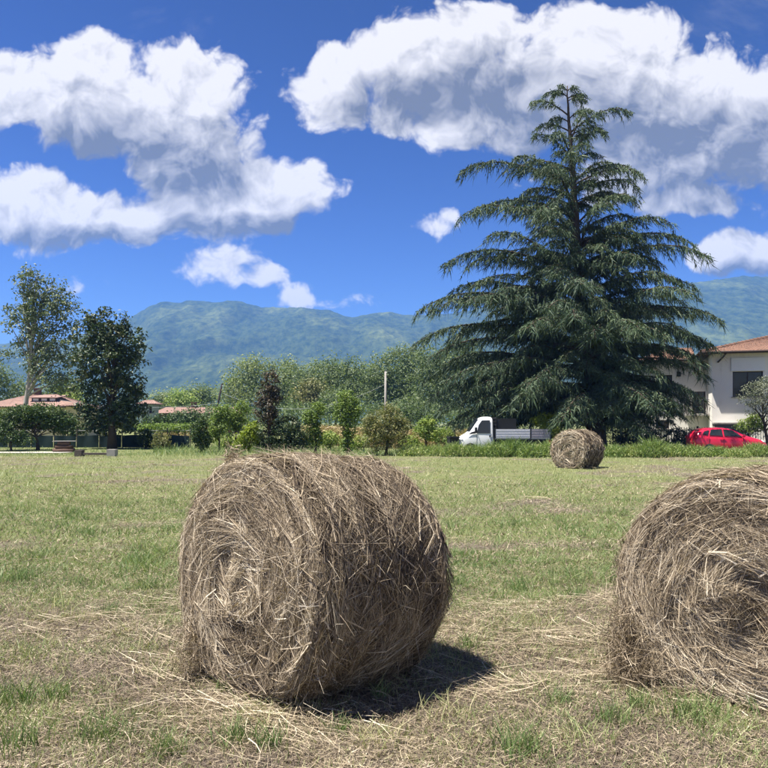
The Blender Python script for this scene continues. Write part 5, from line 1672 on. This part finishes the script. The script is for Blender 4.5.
def build_netting():
    Y = 44.6
    s = Y / FPX
    xa, xb = (-14 - 384) * s, (190 - 384) * s
    root = thing('netting_fence', 'low dark green netting fence on posts behind the stone bench', 'fence', (xa, Y, gz(xa, Y)), 0)
    Lf = xb - xa
    n = 9
    for q in range(n):
        x0 = q * Lf / n + .04; x1 = (q + 1) * Lf / n - .04
        u = np.linspace(0, 1, 14); v = np.linspace(0, 1, 5)
        Ug, Vg = np.meshgrid(u, v)
        V = np.stack([x0 + (x1 - x0) * Ug, .03 * np.sin(Ug * 9 + q) * Vg, .02 + (.70 + .03 * np.sin(Ug * pi + q)) * Vg], -1).reshape(-1, 3)
        i = np.arange(4)[:, None] * 14; j = np.arange(13)[None]
        F = np.stack([i + j, i + j + 1, i + 15 + j, i + 14 + j], -1).reshape(-1, 4)
        mk('net_panel', V, F, M_net, root, True)
    for q in range(n + 1):
        G = Geo(); G.bar((0, 0, -.05), (0, 0, 1.15), .035, 7); o = G.build('post', M_post, root); o.location = (q * Lf / n, .05, 0)
    G = Geo(); G.bar((0, .05, 1.0), (Lf, .05, 1.0), .008, 4); G.build('wire', M_cable, root)


build_netting()


def build_vines():
    Y = 58.0
    s = Y / FPX
    rng = np.random.default_rng(31)
    for (lab, pa, pb, py) in (('flat topped vine row on posts right of the dark glossy tree', 136, 198, 427),):
        xa, xb = (pa - 384) * s, (pb - 384) * s
        zt = EYE + (HZ - py) * s
        root = thing('vine_row', lab, 'vine row', (xa, Y, gz(xa, Y)), 0)
        n = 5200
        x = rng.uniform(0, xb - xa, n); y = rng.normal(size=n) * .5; z = zt + rng.normal(size=n) * .13 - .25 * rng.random(n) ** 3
        V, F = leaf_cards(np.stack([x, y, z], 1), rng.uniform(.10, .2, n), rng.uniform(.08, .16, n), rng, .6)
        mk('foliage', V, F, M_bright, root, False, np.repeat(np.clip(rng.random(n) * .7, 0, 1), 4))
        for q in range(8):
            G = Geo(); G.bar((0, 0, -.05), (0.02, 0, zt), .05, 7, r2=.04); o = G.build('post', M_post, root); o.location = ((q + .4) * (xb - xa) / 8, rng.normal() * .1, 0)


build_vines()


def build_bench():
    Y = 33.5
    s = Y / FPX
    X = (76 - 384) * s
    root = thing('stone_bench', 'low slab bench on two stone blocks before the dark glossy tree', 'bench', (X, Y, gz(X, Y)), radians(2))
    W = 40 * s
    G = Geo(); G.box(0, .30, -.2, .2, -.03, .27); G.build('stone_block', M_post, root)
    G = Geo(); G.box(W - .36, W, -.22, .22, -.03, .30); G.build('stone_block', M_concrete, root)
    G = Geo(); G.box(.302, W - .362, -.16, .16, .06, .15); G.build('slab', M_post, root)


build_bench()


def build_logs():
    Y = 38.6
    s = Y / FPX
    rng = np.random.default_rng(8)
    X = (64 - 384) * s
    n = 0
    labs = ['bottom left log', 'bottom middle log', 'bottom right log', 'upper left log', 'upper right log']
    root = thing('log_pile', 'small brown brushwood and log heap on the path edge', 'log pile', (X, Y, gz(X, Y)), .2)
    for q, (y, z, h) in enumerate(((-.22, .09, .48), (-.02, .10, .52), (.20, .09, .46), (-.12, .26, .40), (.10, .27, .42), (-.02, .43, .30))):
        r = .085 + .02 * rng.random()
        G = Geo(); G.add(*tube([(-h, y, z + rng.normal() * .02), (0, y + .02, z), (h, y + rng.normal() * .04, z + rng.normal() * .03)], [r, r * .95, r * .85], 10)); G.build('log', M_logs, root, True)
    G = Geo(); G.box(-.52, .56, -.20, .22, .535, .565); G.build('top_board', M_concrete, root)


build_logs()


# white blossom on the shrub by the fence
def build_blossom():
    rng = np.random.default_rng(44)
    sh = [o for o in COL.objects if o.name.startswith('flowering_shrub')][0]
    s = 47.5 / FPX
    n = 150
    C = np.stack([rng.normal(size=n) * 8 * s, -.35 - rng.random(n) * .3, 1.1 + rng.normal(size=n) * .33], 1)
    V, F = leaf_cards(C, rng.uniform(.08, .14, n), rng.uniform(.07, .12, n), rng, .6)
    mk('blossom', V, F, M_petal, sh, False)


build_blossom()


# ------------------------------------------------------------------ haze
def build_haze():
    m = bpy.data.materials.new('haze_air'); m.use_nodes = True
    t = m.node_tree; t.nodes.clear()
    v = t.nodes.new('ShaderNodeVolumePrincipled')
    v.inputs['Color'].default_value = (0.16, 0.39, 1.0, 1)
    v.inputs['Density'].default_value = 0.00021
    v.inputs['Anisotropy'].default_value = 0.1
    o = t.nodes.new('ShaderNodeOutputMaterial'); t.links.new(v.outputs[0], o.inputs['Volume'])
    G = Geo(); G.box(-7600, 7600, -420, 4900, -6, 500)
    h = G.build('haze', m)
    h['kind'] = 'stuff'


build_haze()
